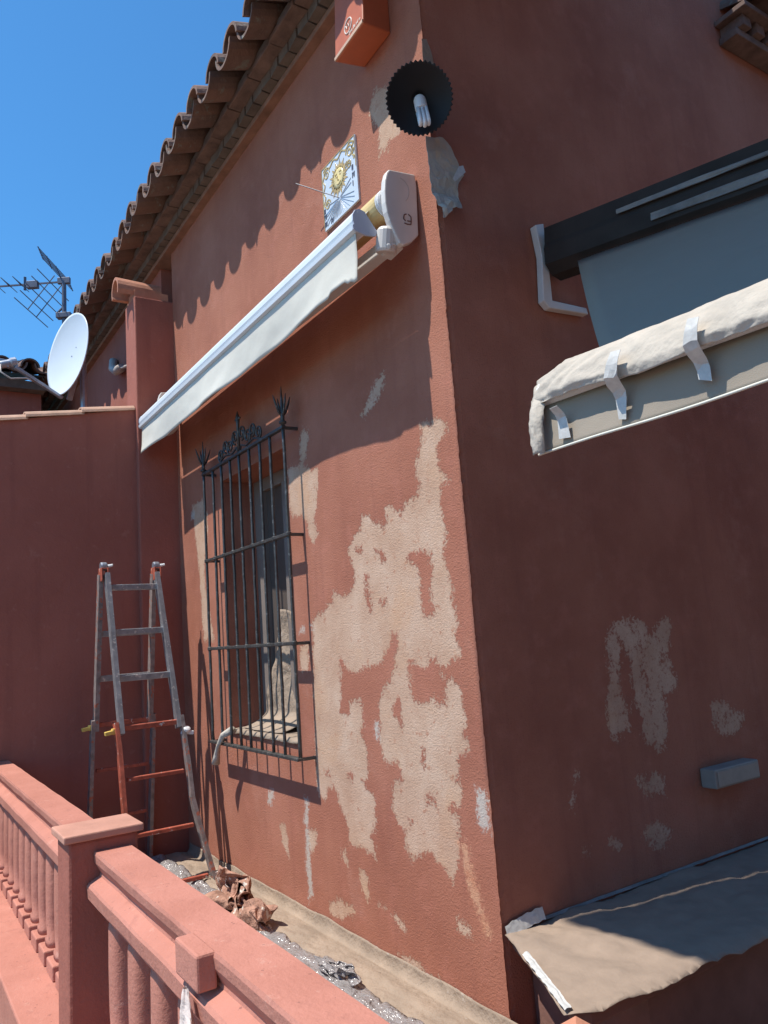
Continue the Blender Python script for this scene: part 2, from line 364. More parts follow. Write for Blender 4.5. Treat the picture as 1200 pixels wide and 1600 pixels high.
# ------------------------------------------------------------------ wear of the two walls (x,z on the front, y,z on the side)
PEEL=[[(-0.198,1.919),(-0.168,1.922),(-0.148,1.906),(-0.12,1.908),(-0.092,1.908),(-0.067,1.891),(-0.049,1.866),(-0.057,1.848),(-0.085,1.838),(-0.098,1.825),(-0.117,1.809),(-0.116,1.775),(-0.11,1.741),(-0.075,1.723),(-0.061,1.707),(-0.069,1.689),(-0.108,1.677),(-0.121,1.656),(-0.121,1.617),(-0.106,1.575),(-0.106,1.536),(-0.107,1.51),(-0.118,1.485),(-0.129,1.448),(-0.128,1.415),(-0.108,1.381),(-0.103,1.33),(-0.103,1.292),(-0.102,1.26),(-0.079,1.24),(-0.078,1.215),(-0.102,1.185),(-0.097,1.154),(-0.082,1.117),(-0.094,1.099),(-0.125,1.099),(-0.158,1.081),(-0.189,1.084),(-0.22,1.1),(-0.251,1.113),(-0.277,1.088),(-0.301,1.075),(-0.334,1.088),(-0.369,1.095),(-0.378,1.082),(-0.387,1.037),(-0.384,0.993),(-0.375,0.956),(-0.357,0.949),(-0.304,0.958),(-0.279,0.963),(-0.252,0.978),(-0.241,0.967),(-0.231,0.954),(-0.215,0.94),(-0.184,0.955),(-0.18,0.983),(-0.186,1.025),(-0.193,1.056),(-0.177,1.049),(-0.127,1.032),(-0.101,1.019),(-0.095,0.979),(-0.09,0.939),(-0.086,0.892),(-0.1,0.865),(-0.081,0.846),(-0.08,0.82),(-0.103,0.805),(-0.139,0.789),(-0.143,0.755),(-0.155,0.714),(-0.135,0.696),(-0.145,0.662),(-0.159,0.644),(-0.206,0.627),(-0.22,0.612),(-0.171,0.593),(-0.164,0.568),(-0.179,0.539),(-0.171,0.514),(-0.183,0.473),(-0.206,0.423),(-0.221,0.397),(-0.248,0.408),(-0.28,0.428),(-0.314,0.441),(-0.323,0.46),(-0.354,0.461),(-0.393,0.447),(-0.428,0.427),(-0.462,0.413),(-0.48,0.424),(-0.494,0.471),(-0.482,0.509),(-0.52,0.532),(-0.556,0.571),(-0.544,0.61),(-0.553,0.654),(-0.53,0.664),(-0.473,0.678),(-0.488,0.72),(-0.492,0.742),(-0.534,0.738),(-0.579,0.726),(-0.591,0.74),(-0.605,0.808),(-0.602,0.863),(-0.595,0.941),(-0.565,0.996),(-0.51,1.028),(-0.459,1.09),(-0.45,1.082),(-0.46,1.103),(-0.452,1.158),(-0.434,1.198),(-0.472,1.197),(-0.497,1.159),(-0.534,1.125),(-0.559,1.09),(-0.576,1.083),(-0.621,1.087),(-0.701,1.075),(-0.736,1.055),(-0.802,1.059),(-0.848,1.101),(-0.881,1.118),(-0.871,1.058),(-0.889,0.982),(-0.9,0.896),(-0.84,0.891),(-0.817,0.941),(-0.742,0.944),(-0.713,0.921),(-0.715,0.864),(-0.748,0.838),(-0.743,0.814),(-0.715,0.785),(-0.709,0.745),(-0.706,0.698),(-0.723,0.657),(-0.772,0.652),(-0.742,0.631),(-0.692,0.598),(-0.667,0.563),(-0.678,0.508),(-0.701,0.474),(-0.72,0.448),(-0.692,0.407),(-0.699,0.371),(-0.736,0.383),(-0.789,0.397),(-0.837,0.396),(-0.871,0.39),(-0.893,0.41),(-0.911,0.472),(-0.939,0.517),(-0.96,0.564),(-1.001,0.592),(-1.039,0.579),(-1.062,0.538),(-1.118,0.544),(-1.144,0.567),(-1.139,0.69),(-1.131,0.833),(-1.119,1.013),(-1.106,1.195),(-1.106,1.167),(-1.104,1.25),(-1.09,1.291),(-1.054,1.297),(-0.992,1.309),(-0.963,1.332),(-0.904,1.336),(-0.917,1.369),(-0.89,1.386),(-0.844,1.367),(-0.797,1.359),(-0.733,1.385),(-0.718,1.444),(-0.734,1.492),(-0.751,1.541),(-0.723,1.576),(-0.674,1.608),(-0.642,1.626),(-0.63,1.666),(-0.574,1.653),(-0.556,1.628),(-0.516,1.617),(-0.478,1.6),(-0.455,1.619),(-0.457,1.655),(-0.435,1.673),(-0.41,1.662),(-0.37,1.633),(-0.36,1.61),(-0.331,1.641),(-0.292,1.662),(-0.255,1.669),(-0.239,1.7),(-0.253,1.73),(-0.243,1.777),(-0.222,1.828),(-0.203,1.879)],
[(-1.254,1.994),(-1.137,1.981),(-1.063,1.96),(-1.029,1.935),(-0.958,1.928),(-0.973,1.88),(-0.995,1.774),(-1.019,1.727),(-1.011,1.642),(-1.051,1.614),(-1.075,1.634),(-1.111,1.725),(-1.146,1.749),(-1.242,1.756),(-1.265,1.823)],
[(-1.23,1.179),(-1.15,1.177),(-1.158,1.061),(-1.243,1.069)],
[(-0.968,0.357),(-0.933,0.363),(-0.914,0.31),(-0.956,0.318)],
[(-0.832,0.307),(-0.8,0.309),(-0.759,0.287),(-0.781,0.213),(-0.81,0.23)],
[(-1.244,0.394),(-1.176,0.388),(-1.171,0.354),(-1.217,0.294),(-1.253,0.323)],
[(-0.226,0.282),(-0.146,0.271),(-0.15,0.245),(-0.226,0.244)],
[(-0.614,0.194),(-0.577,0.21),(-0.528,0.165),(-0.582,0.173)],
[(-0.349,3.182),(-0.372,3.272),(-0.311,3.313),(-0.199,3.251),(-0.222,3.18),(-0.153,3.034),(-0.19,3.035),(-0.247,3.04),(-0.263,3.018),(-0.322,3.026),(-0.313,3.144)],
[(-1.538,0.357),(-1.473,0.381),(-1.451,0.233),(-1.52,0.275)],
[(-2.584,2.053),(-2.34,2.047),(-2.327,1.856),(-2.427,1.607),(-2.289,1.233),(-2.464,1.238),(-2.492,1.613)]]
HOLES=[[(-0.336,1.467),(-0.304,1.484),(-0.246,1.476),(-0.198,1.457),(-0.198,1.417),(-0.216,1.366),(-0.22,1.301),(-0.209,1.254),(-0.255,1.244),(-0.274,1.271),(-0.276,1.345),(-0.278,1.412),(-0.321,1.444)],
[(-0.556,1.523),(-0.521,1.526),(-0.492,1.493),(-0.483,1.463),(-0.521,1.479)],
[(-0.69,1.541),(-0.653,1.54),(-0.628,1.51),(-0.663,1.518)],
[(-0.641,1.436),(-0.625,1.427),(-0.617,1.375),(-0.6,1.292),(-0.628,1.294),(-0.638,1.376)],
[(-0.542,1.317),(-0.501,1.322),(-0.504,1.3),(-0.531,1.299)],
[(-0.507,0.944),(-0.455,0.968),(-0.455,0.916),(-0.454,0.871),(-0.485,0.9),(-0.513,0.898)],
[(-0.34,0.651),(-0.273,0.652),(-0.288,0.63),(-0.337,0.627)],
[(-0.345,0.799),(-0.321,0.794),(-0.341,0.735),(-0.354,0.762)],
[(-0.45,0.55),(-0.418,0.548),(-0.445,0.537)],
[(-1.056,0.663),(-1.019,0.667),(-1.014,0.633),(-1.05,0.638)],
[(-0.852,0.667),(-0.82,0.654),(-0.839,0.636),(-0.862,0.65)]]
WEAK=[[(-1.094,0.142),(-1.001,0.171),(-0.852,0.159),(-0.872,0.122),(-0.978,0.08),(-1.102,0.074)],
[(-0.706,0.208),(-0.658,0.234),(-0.639,0.217),(-0.679,0.189)],
[(-0.636,0.08),(-0.512,0.093),(-0.297,0.057),(-0.173,0.003),(-0.241,-0.024),(-0.449,-0.011)],
[(-0.47,2.178),(-0.378,2.185),(-0.411,2.108),(-0.561,2.024),(-0.596,2.059)],
[(-1.104,2.142),(-1.012,2.123),(-1.06,1.983),(-1.14,1.957),(-1.136,2.09)]]
WHITE=[[(-0.065,0.698),(-0.024,0.697),(-0.011,0.642),(-0.01,0.58),(-0.041,0.575),(-0.073,0.601)],
[(-1.27,0.515),(-1.22,0.513),(-1.242,0.412),(-1.237,0.291),(-1.233,0.119),(-1.282,0.086),(-1.279,0.195),(-1.282,0.371)],
[(-0.641,0.876),(-0.61,0.878),(-0.62,0.807),(-0.65,0.805)],
[(-1.657,0.499),(-1.583,0.508),(-1.606,0.433),(-1.664,0.439)],
[(-1.211,1.26),(-1.174,1.259),(-1.176,1.236),(-1.214,1.238)],
[(-1.119,1.256),(-1.083,1.254),(-1.086,1.232),(-1.121,1.234)],
[(-2.61,2.025),(-2.53,2.012),(-2.547,1.96),(-2.604,1.969)]]
ORANGE=[[(-0.176,0.52),(-0.132,0.521),(-0.118,0.473),(-0.105,0.412),(-0.083,0.348),(-0.045,0.267),(-0.083,0.281),(-0.116,0.334),(-0.143,0.366),(-0.154,0.44)]]
PEEL_SIDE=[[(0.599,1.135),(0.648,1.168),(0.706,1.19),(0.815,1.177),(0.829,1.128),(0.869,1.126),(0.922,1.187),(0.961,1.173),(0.953,1.075),(0.906,1.048),(0.944,1.001),(0.969,0.917),(0.876,0.896),(0.873,0.795),(0.846,0.72),(0.802,0.698),(0.764,0.731),(0.727,0.771),(0.743,0.825),(0.708,0.9),(0.715,0.998),(0.736,1.054),(0.662,1.095),(0.654,0.989),(0.637,0.928),(0.673,0.889),(0.67,0.813),(0.578,0.77),(0.562,0.792),(0.553,0.861),(0.596,0.994),(0.598,1.064)],
[(0.669,0.635),(0.82,0.618),(0.807,0.551),(0.682,0.585)],
[(0.678,0.452),(0.747,0.472),(0.828,0.43),(0.773,0.38),(0.681,0.411)],
[(0.496,0.467),(0.561,0.442),(0.548,0.425),(0.496,0.442)],
[(0.35,0.698),(0.383,0.699),(0.375,0.675),(0.356,0.677)],
[(0.339,0.623),(0.361,0.619),(0.353,0.596)],
[(1.16,0.852),(1.259,0.826),(1.354,0.768),(1.286,0.714),(1.182,0.72),(1.143,0.778)],
[(0.368,0.455),(0.388,0.457),(0.393,0.431)]]

def sdf(px, pz, poly):
    """signed distance, positive inside"""
    d = np.full(px.shape, 1e9); ins = np.zeros(px.shape, bool); n = len(poly)
    for i in range(n):
        ax, az = poly[i]; bx, bz = poly[(i+1) % n]
        ex, ez = bx-ax, bz-az; L = ex*ex+ez*ez + 1e-12
        tt = np.clip(((px-ax)*ex + (pz-az)*ez)/L, 0, 1)
        d = np.minimum(d, np.hypot(px-ax-tt*ex, pz-az-tt*ez))
        if abs(bz-az) > 1e-9:
            c = ((az > pz) != (bz > pz)) & (px < (bx-ax)*(pz-az)/(bz-az)+ax); ins ^= c
    return np.where(ins, d, -d)
def union(px, pz, polys):
    r = np.full(px.shape, -1.)
    for q in polys: r = np.maximum(r, sdf(px, pz, q))
    return r
def enc(d, k=.06, bias=0.): return np.clip(.5 + (d+bias)/(2*k), 0, 1)
def jitter(z): return .004*nz(z, 3.1, 0, 30) + .003*nz(z, 8.1, 0, 90) + .004*nz(z, 1.1, 0, 5)
def wall_grid(name, mat, parent, us, vs_, to3, hole=None, cols=None, extra=None):
    U, Z = np.meshgrid(us, vs_); nu, nv = len(us), len(vs_)
    verts = [to3(u, z) for z in vs_ for u in us]; faces = []
    for j in range(nv-1):
        for i in range(nu-1):
            if hole:
                cu, cz = (us[i]+us[i+1])/2, (vs_[j]+vs_[j+1])/2
                if hole[0] < cu < hole[1] and hole[2] < cz < hole[3]: continue
            faces.append((j*nu+i, j*nu+i+1, (j+1)*nu+i+1, (j+1)*nu+i))
    C = np.ones((nu*nv, 4)); C[:, :3] = 0
    for ch, fn in enumerate(cols): C[:, ch] = fn(U.ravel(), Z.ravel())
    if extra:
        b = len(verts); verts += extra[0]; faces += [tuple(b+i for i in q) for q in extra[1]]
        C = np.vstack([C, np.tile([[0, 0, 0, 1.]], (len(extra[0]), 1))])
    mb = MB(); mb.v = verts; mb.f = faces
    o = obj(name, mb, mat, parent, fix=False)
    a = o.data.color_attributes.new('wear', 'FLOAT_COLOR', 'POINT'); a.data.foreach_set('color', C.ravel().astype(np.float32))
    return o
# ------------------------------------------------------------------ setting
g = MB(); g.box(-300, 300, -300, 300, -.75, -.55)
top('ground', g, M['ground'], 'pale sunlit paving around the house', 'ground', kind='structure')
g = MB(); g.box(-2.9, 2.6, -1.0, 0.0, -.18, 0); g.box(.0, 2.6, 0.0, .02, -.18, -.004)
top('terrace_floor', g, M['floor'], 'narrow terrace floor between balustrade and house', 'floor', kind='structure')
# ------------------------------------------------------------------ house
XL, XR, ZT = -2.83, 0.0, 3.81
OX0, OX1, OZ0, OZ1, OD = -2.09, -1.28, .75, 2.10, .24
house = root('house', (-1.4, 0, 0), 'rust red stucco house with peeling sunlit front and clay tiled eaves', 'house')
us = np.round(np.arange(XL, XR+.0001, .01), 4); zs = np.round(np.arange(-.25, ZT+.0001, .01), 4)
def front3(u, z):
    x = u
    if u > -.035: x = u + jitter(z)*(1+u/.035)
    return (x, .0015*nz(u, z, 0, 3)*0, z)
ex_v = [(OX0,0,OZ0),(OX1,0,OZ0),(OX1,0,OZ1),(OX0,0,OZ1),(OX0,OD,OZ0),(OX1,OD,OZ0),(OX1,OD,OZ1),(OX0,OD,OZ1)]
ex_f = [(0,1,5,4),(1,2,6,5),(2,3,7,6),(3,0,4,7)]
def peel(u, z):
    d = union(u, z, PEEL); h = union(u, z, HOLES)
    return np.maximum(enc(np.minimum(d, -h)), enc(union(u, z, WEAK), .06, -.012))
wall_grid('front_wall', M['wall'], house, us, zs, front3, (OX0, OX1, OZ0, OZ1),
          [peel, lambda u, z: enc(union(u, z, WHITE)), lambda u, z: enc(union(u, z, ORANGE))], (ex_v, ex_f))
ys = np.round(np.arange(0, 5.001, .025), 4)
def side3(u, z):
    zz = -.25 + (z+.25)*((3.86 + u*.36 + .25)/(5.66+.25))
    return (jitter(zz)-.007 if u < .001 else 0, u, zz)
zs2 = np.linspace(-.25, 5.66, 240)
def side_peel(u, z):
    zz = -.25 + (z+.25)*((3.86 + u*.36 + .25)/(5.66+.25)); return np.minimum(enc(union(u, zz, PEEL_SIDE)), .60)
z0_ = lambda u, z: np.zeros(u.shape)
wall_grid('side_wall', M['wall'], house, ys, zs2, side3, None, [side_peel, z0_, z0_])
# the pier at the end of the front and what continues beyond it
g = MB(); g.box(-3.06, -2.83, -.25, .3, -.25, 3.47); obj('pier', g, M['smooth_red'], house, bevel=.008)
g = MB(); g.box(-8.4, -3.06, .0, .3, -.25, 3.82); obj('rear_wall', g, M['smooth_red'], house)
# cornice
g = MB(); g.box(-8.4, .02, -.045, .15, 3.812, 3.842); obj('cornice_tile', g, M['ochre'], house, bevel=.004)
g = MB(); r = random.Random(3)
x = -8.35
while x < .0:
    c = V(x, -.045, 0); a = math.radians(45+r.uniform(-5, 5)); s = .062
    vs = []
    for zz in (3.842, 3.892):
        for k in range(4): vs.append((c.x + s*math.cos(a+k*math.pi/2), c.y + s*math.sin(a+k*math.pi/2), zz))
    g.add(vs, [(3,2,1,0),(4,5,6,7)] + [(k, (k+1) % 4, 4+(k+1) % 4, 4+k) for k in range(4)]); x += .098
g.box(-8.4, .02, -.035, .15, 3.8425, 3.8915); obj('dentil_course', g, M['mortar'], house)
g = MB(); x = -8.4
while x < .0:
    dx = r.uniform(-.002, .002); g.box(x, min(x+.245, .02), -.155+dx*3, .15, 3.892+dx, 3.918+dx); x += .25
obj('cornice_brick', g, M['brick'], house, bevel=.004)
g = MB(); g.extr([(-.15, 3.918), (.2, 3.918), (.2, 4.06), (-.15, 3.95)], 'x', -8.4, .02); obj('eave_mortar', g, M['mortar'], house)
# roof tiles
def tile_field(mb, x0, x1, e, zc, slope, rows, put, pitch=.235, seed=1, L=.40):
    """barrel tiles: eave at -e, covers and channels, going up by slope; put(x, y, z) maps to the world"""
    rr = random.Random(seed); n = int((x1-x0)/pitch)
    def arc(xc, y0, zb0, y1, zb1, r0, r1, up, t=.014, roll=0.):
        K = 10; vs = []
        for (yy, zz, r) in ((y0, zb0, r0), (y1, zb1, r1)):
            for rad in (r, r-t):
                for k in range(K+1):
                    a = math.pi*k/K + roll; vs.append(put(xc + rad*math.cos(a), yy, zz + up*rad*math.sin(a)*1.02))
        q = K+1; fs = []
        for k in range(K):
            fs += [(k, k+1, 2*q+k+1, 2*q+k), (q+k+1, q+k, 3*q+k, 3*q+k+1), (k+1, k, q+k, q+k+1), (2*q+k, 2*q+k+1, 3*q+k+1, 3*q+k)]
        fs += [(0, 2*q, 3*q, q), (K, q+K, 3*q+K, 2*q+K)]
        mb.add(vs, fs)
    for i in range(n):
        xc = x0 + (i+.5)*pitch
        for k in range(rows):
            j = rr.uniform(-.012, .012); jz = rr.uniform(-.006, .006)
            y0 = -e + k*(L-.08) + j; y1 = y0 + L
            z0 = zc + (y0+e)*slope + k*.006 + jz
            arc(xc + rr.uniform(-.008, .008), y0, z0, y1, z0+L*slope, .086, .070, 1, roll=rr.uniform(-.05, .05))
            j = rr.uniform(-.012, .012)
            arc(xc + pitch/2 + rr.uniform(-.006, .006), y0+.012+j, z0+.048, y1, z0+.045+L*slope, .092, .084, -1)
g = MB(); tile_field(g, -8.4, .12, .318, 3.905, .36, 5, lambda x, y, z: (x, y, z))
g.add([(-8.4, -.13, 3.975), (.06, -.13, 3.975), (.06, 5, 5.80), (-8.4, 5, 5.80), (-8.4, -.13, 3.94), (.06, -.13, 3.94), (.06, 5, 5.76), (-8.4, 5, 5.76)],
      [(0,1,2,3),(7,6,5,4),(0,4,5,1),(1,5,6,2),(2,6,7,3),(3,7,4,0)])
obj('roof_tiles', g, M['tile'], house, smooth=False)
# upper eave seen at the corner of the side wall
g = MB()
g.box(.003, .10, 1.94, 3.4, 4.03, 4.07);
yy = 1.96
while yy < 3.4: g.box(.003, .13, yy, yy+.07, 4.072, 4.13); yy += .12
g.box(.003, .17, 1.92, 3.4, 4.132, 4.16); obj('side_cornice', g, M['brick'], house, bevel=.004)
g = MB(); tile_field(g, 1.95, 3.4, .30, 4.16, .36, 2, lambda x, y, z: (-y*1.0, x, z), seed=5); obj('side_eave_tiles', g, M['tile'], house)
# window in its recess
g = MB()
g.box(OX0, OX0+.11, OD-.05, OD, OZ0, OZ1); g.box(OX1-.07, OX1, OD-.05, OD, OZ0, OZ1); g.box(OX0+.11, OX1-.07, OD-.05, OD, OZ0, OZ0+.07)
g.box(OX0+.11, OX1-.07, OD-.05, OD, OZ1-.07, OZ1); g.box(-1.72, -1.65, OD-.055, OD-.002, OZ0+.07, OZ1-.07)
win = obj('window', g, M['frame_w'], house, bevel=.004)
g = MB(); g.box(OX0+.06, OX1-.06, OD-.022, OD-.016, OZ0+.06, OZ1-.06); obj('pane', g, M['glass'], win)
g = MB(); g.box(OX0, OX1, OD+.002, OD+.02, OZ0, OZ1); obj('dark_backing', g, M['dark_int'], win)  # dark sheet standing in for the unlit room behind the pane
# ------------------------------------------------------------------ pier tile
g = MB()
def ring(r, x0, x1): pass
vs = []; K = 12
for yv, rad in ((-.345, .072), (-.06, .066)):
    for rr_ in (rad, rad-.015):
        for k in range(K+1):
            a = math.pi*(k/K*1.3-.15); vs.append((-2.945 + rr_*math.cos(a)*1.15, yv, 3.532 + rr_*math.sin(a)*1.25))
q = K+1; fs = []
for k in range(K): fs += [(k, k+1, 2*q+k+1, 2*q+k), (q+k+1, q+k, 3*q+k, 3*q+k+1), (k+1, k, q+k, q+k+1), (2*q+k, 2*q+k+1, 3*q+k+1, 3*q+k)]
fs += [(0, 2*q, 3*q, q), (K, q+K, 3*q+K, 2*q+K)]
g.add(vs, fs); g.box(-3.03, -2.86, -.24, -.02, 3.472, 3.53)
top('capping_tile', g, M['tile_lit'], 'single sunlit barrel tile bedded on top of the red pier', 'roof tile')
# ------------------------------------------------------------------ dividing wall
dw = root('dividing_wall', (-2.95, -1.2, 0), 'shaded plain red wall with stepped tile coping at the terrace end', 'wall')
sl = .19
g = MB(); y0, y1 = -3.2, -.25
zf = lambda y: 2.715 + (y+.27)*sl
g.add([(-3.02,y0,-.55),(-2.87,y0,-.55),(-2.87,y1,-.55),(-3.02,y1,-.55),(-3.02,y0,zf(y0)),(-2.87,y0,zf(y0)),(-2.87,y1,zf(y1)),(-3.02,y1,zf(y1))],
      [(0,3,2,1),(4,5,6,7),(0,1,5,4),(1,2,6,5),(2,3,7,6),(3,0,4,7)])
obj('wall_body', g, M['smooth_red'], dw)
for a, b in ((-.575, -.255), (-.89, -.56), (-1.2, -.875), (-1.51, -1.185), (-1.82, -1.495), (-2.13, -1.8), (-2.44, -2.1), (-2.75, -2.4)):
    g = MB(); za, zb = zf(a)+.006, zf(b)-.006; K = 10; vs = []
    for yv, zc_, r_ in ((a, za, .098), (b, zb, .088)):
        for rad in (r_, r_-.016):
            for k in range(K+1):
                t_a = math.pi*k/K; vs.append((-2.945+rad*math.cos(t_a), yv, zc_+rad*.52*math.sin(t_a)))
    q = K+1; fs = []
    for k in range(K): fs += [(k, k+1, 2*q+k+1, 2*q+k), (q+k+1, q+k, 3*q+k, 3*q+k+1), (k+1, k, q+k, q+k+1), (2*q+k, 2*q+k+1, 3*q+k+1, 3*q+k)]
    fs += [(0, 2*q, 3*q, q), (K, q+K, 3*q+K, 2*q+K)]
    g.add(vs, fs)
    obj('coping_tile', g, M['coping'], dw)
# ------------------------------------------------------------------ neighbouring house beyond the dividing wall
nb = root('neighbour_house', (-7, -2, 0), 'neighbouring red house with low tiled roof behind the dividing wall', 'house')
g = MB(); g.box(-8.5, -5.85, -4.0, -.32, -.55, 3.72); obj('wall', g, M['smooth_red'], nb)
g = MB(); g.box(-8.6, -5.72, -4.05, -.30, 3.722, 3.80); obj('cornice', g, M['mortar'], nb)
g = MB(); tile_field(g, -4.1, -.28, .05, 3.87, .30, 5, lambda x, y, z: (-5.58 - y*1.0 + .0, x, z), seed=9)
g.add([(-5.7,-4.1,3.86),(-5.7,-.3,3.86),(-8.6,-.3,4.7),(-8.6,-4.1,4.7)], [(0,1,2,3)])
obj('roof_tiles', g, M['tile'], nb)
# ------------------------------------------------------------------ pipe on the wall beyond the pier
g = MB(); g.tube([(-4.25,-.03,3.55),(-4.22,-.045,3.47),(-4.1,-.05,3.41),(-3.95,-.05,3.385)], .035, 10); g.tube([(-3.95,-.05,3.385),(-3.6,-.05,3.30)], .012, 8)
top('drain_pipe', g, M['pvc'], 'short bent pipe on the shaded wall left of the pier', 'pipe', smooth=True)
# ------------------------------------------------------------------ window grille
gr = root('window_grille', (-1.665, -.07, .69), 'dark wrought iron window grille with scrolled crest hung in front of the window', 'window grille')
BX = [-2.17, -2.03, -1.905, -1.78, -1.66, -1.53, -1.405, -1.285, -1.14]
GO = -.072
for i, x in enumerate(BX):
    g = MB(); n = 24; rr = random.Random(i)
    pts = [(x + .0018*nz(k*.7, i*3.3), GO + .0018*nz(k*.7, i*5.1, 4), .70 + 1.452*k/n) for k in range(n+1)]
    g.tube(pts, [0.0078*(1+.08*nz(k*.9, i*2.2, 9)) for k in range(n+1)], 8)
    obj('bar', g, M['iron'], gr, smooth=True)
for z in (.70, 1.186, 1.664, 2.152):
    g = MB()
    hw = .012 if z in (.70, 2.152) else .0095
    if z == .70: g.bar((-2.175, GO-.004, z), (-1.13, GO-.004, z), .030, .014, (0, 1, 0))
    else: g.bar((-2.18, GO, z), (-1.13, GO, z), .022, .016, (0, 1, 0))
    if z not in (.70, 2.152):
        for x in BX: g.lathe([(.0, -.013), (.013, -.009), (.014, .009), (.0, .013)], (x, GO, z), (0, 0, 1), 8)
    for x in (-2.17, -1.14): g.bar((x, GO+.008, z-.001), (x, .004, z-.001), .014, .014, (0, 0, 1))
    obj('cross_bar', g, M['iron'], gr, bevel=.003)
for x in (-2.17, -1.14):
    g = MB()
    g.tube([(x, GO, 2.16), (x, GO, 2.20), (x, GO, 2.27), (x, GO, 2.345)], [.009, .010, .007, .0015], 8)
    g.lathe([(.0, 0), (.018, .006), (.018, .014), (0, .02)], (x, GO, 2.165), (0, 0, 1), 10)
    for sx, sy_ in ((1, 0), (-1, 0), (0, 1), (0, -1)):
        g.tube([(x, GO, 2.20), (x+.018*sx, GO+.018*sy_, 2.225), (x+.034*sx, GO+.034*sy_, 2.27), (x+.043*sx, GO+.043*sy_, 2.30)], [.005, .006, .005, .0015], 6)
    obj('spear_finial', g, M['iron'], gr, smooth=True)
g = MB()
def scroll(cx, cz, r0, turns, a0, sgn, n=26):
    return [(cx + sgn*r0*(1-.75*k/n)*math.cos(a0+turns*2*math.pi*k/n), GO, cz + r0*(1-.75*k/n)*math.sin(a0+turns*2*math.pi*k/n)) for k in range(n+1)]
for s in (1, -1):
    c = -1.655
    for (dx, cz, r) in ((.045, 2.25, .040), (.115, 2.215, .040), (.175, 2.232, .036), (.245, 2.200, .036)):
        g.tube(scroll(c+s*dx, cz, r, 1.5, -math.pi/2, s), .0055, 6)
    g.tube([(c+s*.01, GO, 2.16), (c+s*.03, GO, 2.19), (c+s*.09, GO, 2.172), (c+s*.19, GO, 2.185), (c+s*.28, GO, 2.16)], .005, 6)
g.tube([(-1.655, GO, 2.155), (-1.655, GO, 2.30), (-1.655, GO, 2.34), (-1.655, GO, 2.375)], [.009, .008, .012, .002], 8)
g.tube([(-1.685, GO, 2.335), (-1.655, GO, 2.33), (-1.625, GO, 2.335)], .006, 6)
obj('scroll_crest', g, M['iron'], gr, smooth=True)
# paper on the sill, tucked up the right side, and a twisted end of it on the grille
g = MB()
def sillp(u, v):
    x = OX0+.02 + (OX1-OX0-.026)*u; y = -.012 + (OD-.06)*v
    return (x, y, OZ0+.012 + .008*abs(nz(x*9, y*14, 2)) - (.02 if v == 0 else 0))
g.grid(sillp, 40, 12)
top('sill_paper', g, M['floor_paper'], 'pale masking paper covering the window sill behind the grille', 'paper', 'masking papers on the house', smooth=True, solid=.0012)
g = MB()
def sidep(u, v):
    z = OZ0 + .016 + .60*v; wdt = .46*(1-.35*v) + .03*math.sin(v*8)
    y = .185 - .012*abs(nz(u*6, v*9, 5)) - .02*math.sin(v*5+u*3) - .15*max(0, 1-v/.14)**2
    return (-1.54 - wdt*(1-u), y, max(z - .05*u*u*v, OZ0+.02))
g.grid(sidep, 18, 44)
top('window_paper', g, M['floor_paper'], 'creased pale paper taped upright over the lower right window corner', 'paper', 'masking papers on the house', smooth=True, solid=.0012)
g = MB()
g.tube([(-1.92, -.055, .775), (-1.97, -.095, .745), (-2.02, -.105, .69), (-2.055, -.10, .635), (-2.07, -.10, .60)], [.020, .014, .012, .016, .022], 9)
g.v = [tuple(Vector(p) + Vector((nz(p[0], p[1], p[2], 60), nz(p[1], p[2], p[0], 60), 0))*.008) for p in g.v]
top('twisted_paper', g, M['paper_w'], 'twisted scrap of masking paper hanging over the grille bottom bar', 'paper', smooth=True)
# ------------------------------------------------------------------ awning over the window
aw = root('window_awning', (-1.45, -.12, 2.42), 'rolled in cream awning with white front bar above the barred window', 'awning')
AX0, AX1 = -2.795, -.165
prof = [(-.236,2.574),(-.247,2.580),(-.249,2.594),(-.243,2.600),(-.247,2.612),(-.246,2.632),(-.236,2.650),(-.220,2.658),(-.200,2.656),(-.185,2.644),(-.180,2.62),(-.186,2.585),(-.205,2.574)]
g = MB(); g.extr(prof, 'x', AX0, AX1); fb = obj('front_bar', g, M['awn_metal'], aw)
for x, sx in ((AX0, -1), (AX1, 1)):
    g = MB(); cap = [(-.214+(p+.214)*1.06, 2.615+(q-2.615)*1.06) for p, q in prof[:8]] + [(-.198,2.655),(-.165,2.61),(-.150,2.592),(-.158,2.572),(-.20,2.566)]
    g.extr(cap, 'x', x, x+sx*.008)
    for yy, zz in ((-.225,2.645),(-.185,2.58)): g.lathe([(.004,0),(.004,.0015)], (x+sx*.008, yy, zz), (sx,0,0), 8)
    obj('end_cap', g, pm('light blue grey plastic', (.50,.55,.66), .45, .04, 9), fb, bevel=.001)
g = MB()
def val(u, v):
    x = AX0+.004 + (AX1-AX0-.01)*u
    bot = 2.410 + .005*math.sin(u*9) + .003*math.sin(u*31) - .012*(u > .985) + (.015 if .93 < u < .97 else 0)
    y = -.232 + v*(.012*nz(x*2.2, 0, 1) + .006*nz(x*7, v*2, 3)) + .012*v*v*math.sin(x*5)
    return (x, y, 2.580 + (bot-2.580)*v)
g.grid(val, 130, 10); obj('valance', g, M['awn_fab'], aw, smooth=True, solid=.0016)
g = MB(); g.tube([(AX0+.05, -.105, 2.70), (-.155, -.105, 2.70)], .052, 24); obj('fabric_roll', g, M['awn_roll'], aw, smooth=False, bevel=.002)
g = MB()
def fab(u, v):
    x = AX0+.03 + (AX1-AX0-.06)*u; return (x, -.115-.07*v, 2.752-.098*v - .006*math.sin(v*3.14))
g.grid(fab, 40, 6); obj('canvas', g, M['awn_fab'], aw, smooth=True, solid=.0015)
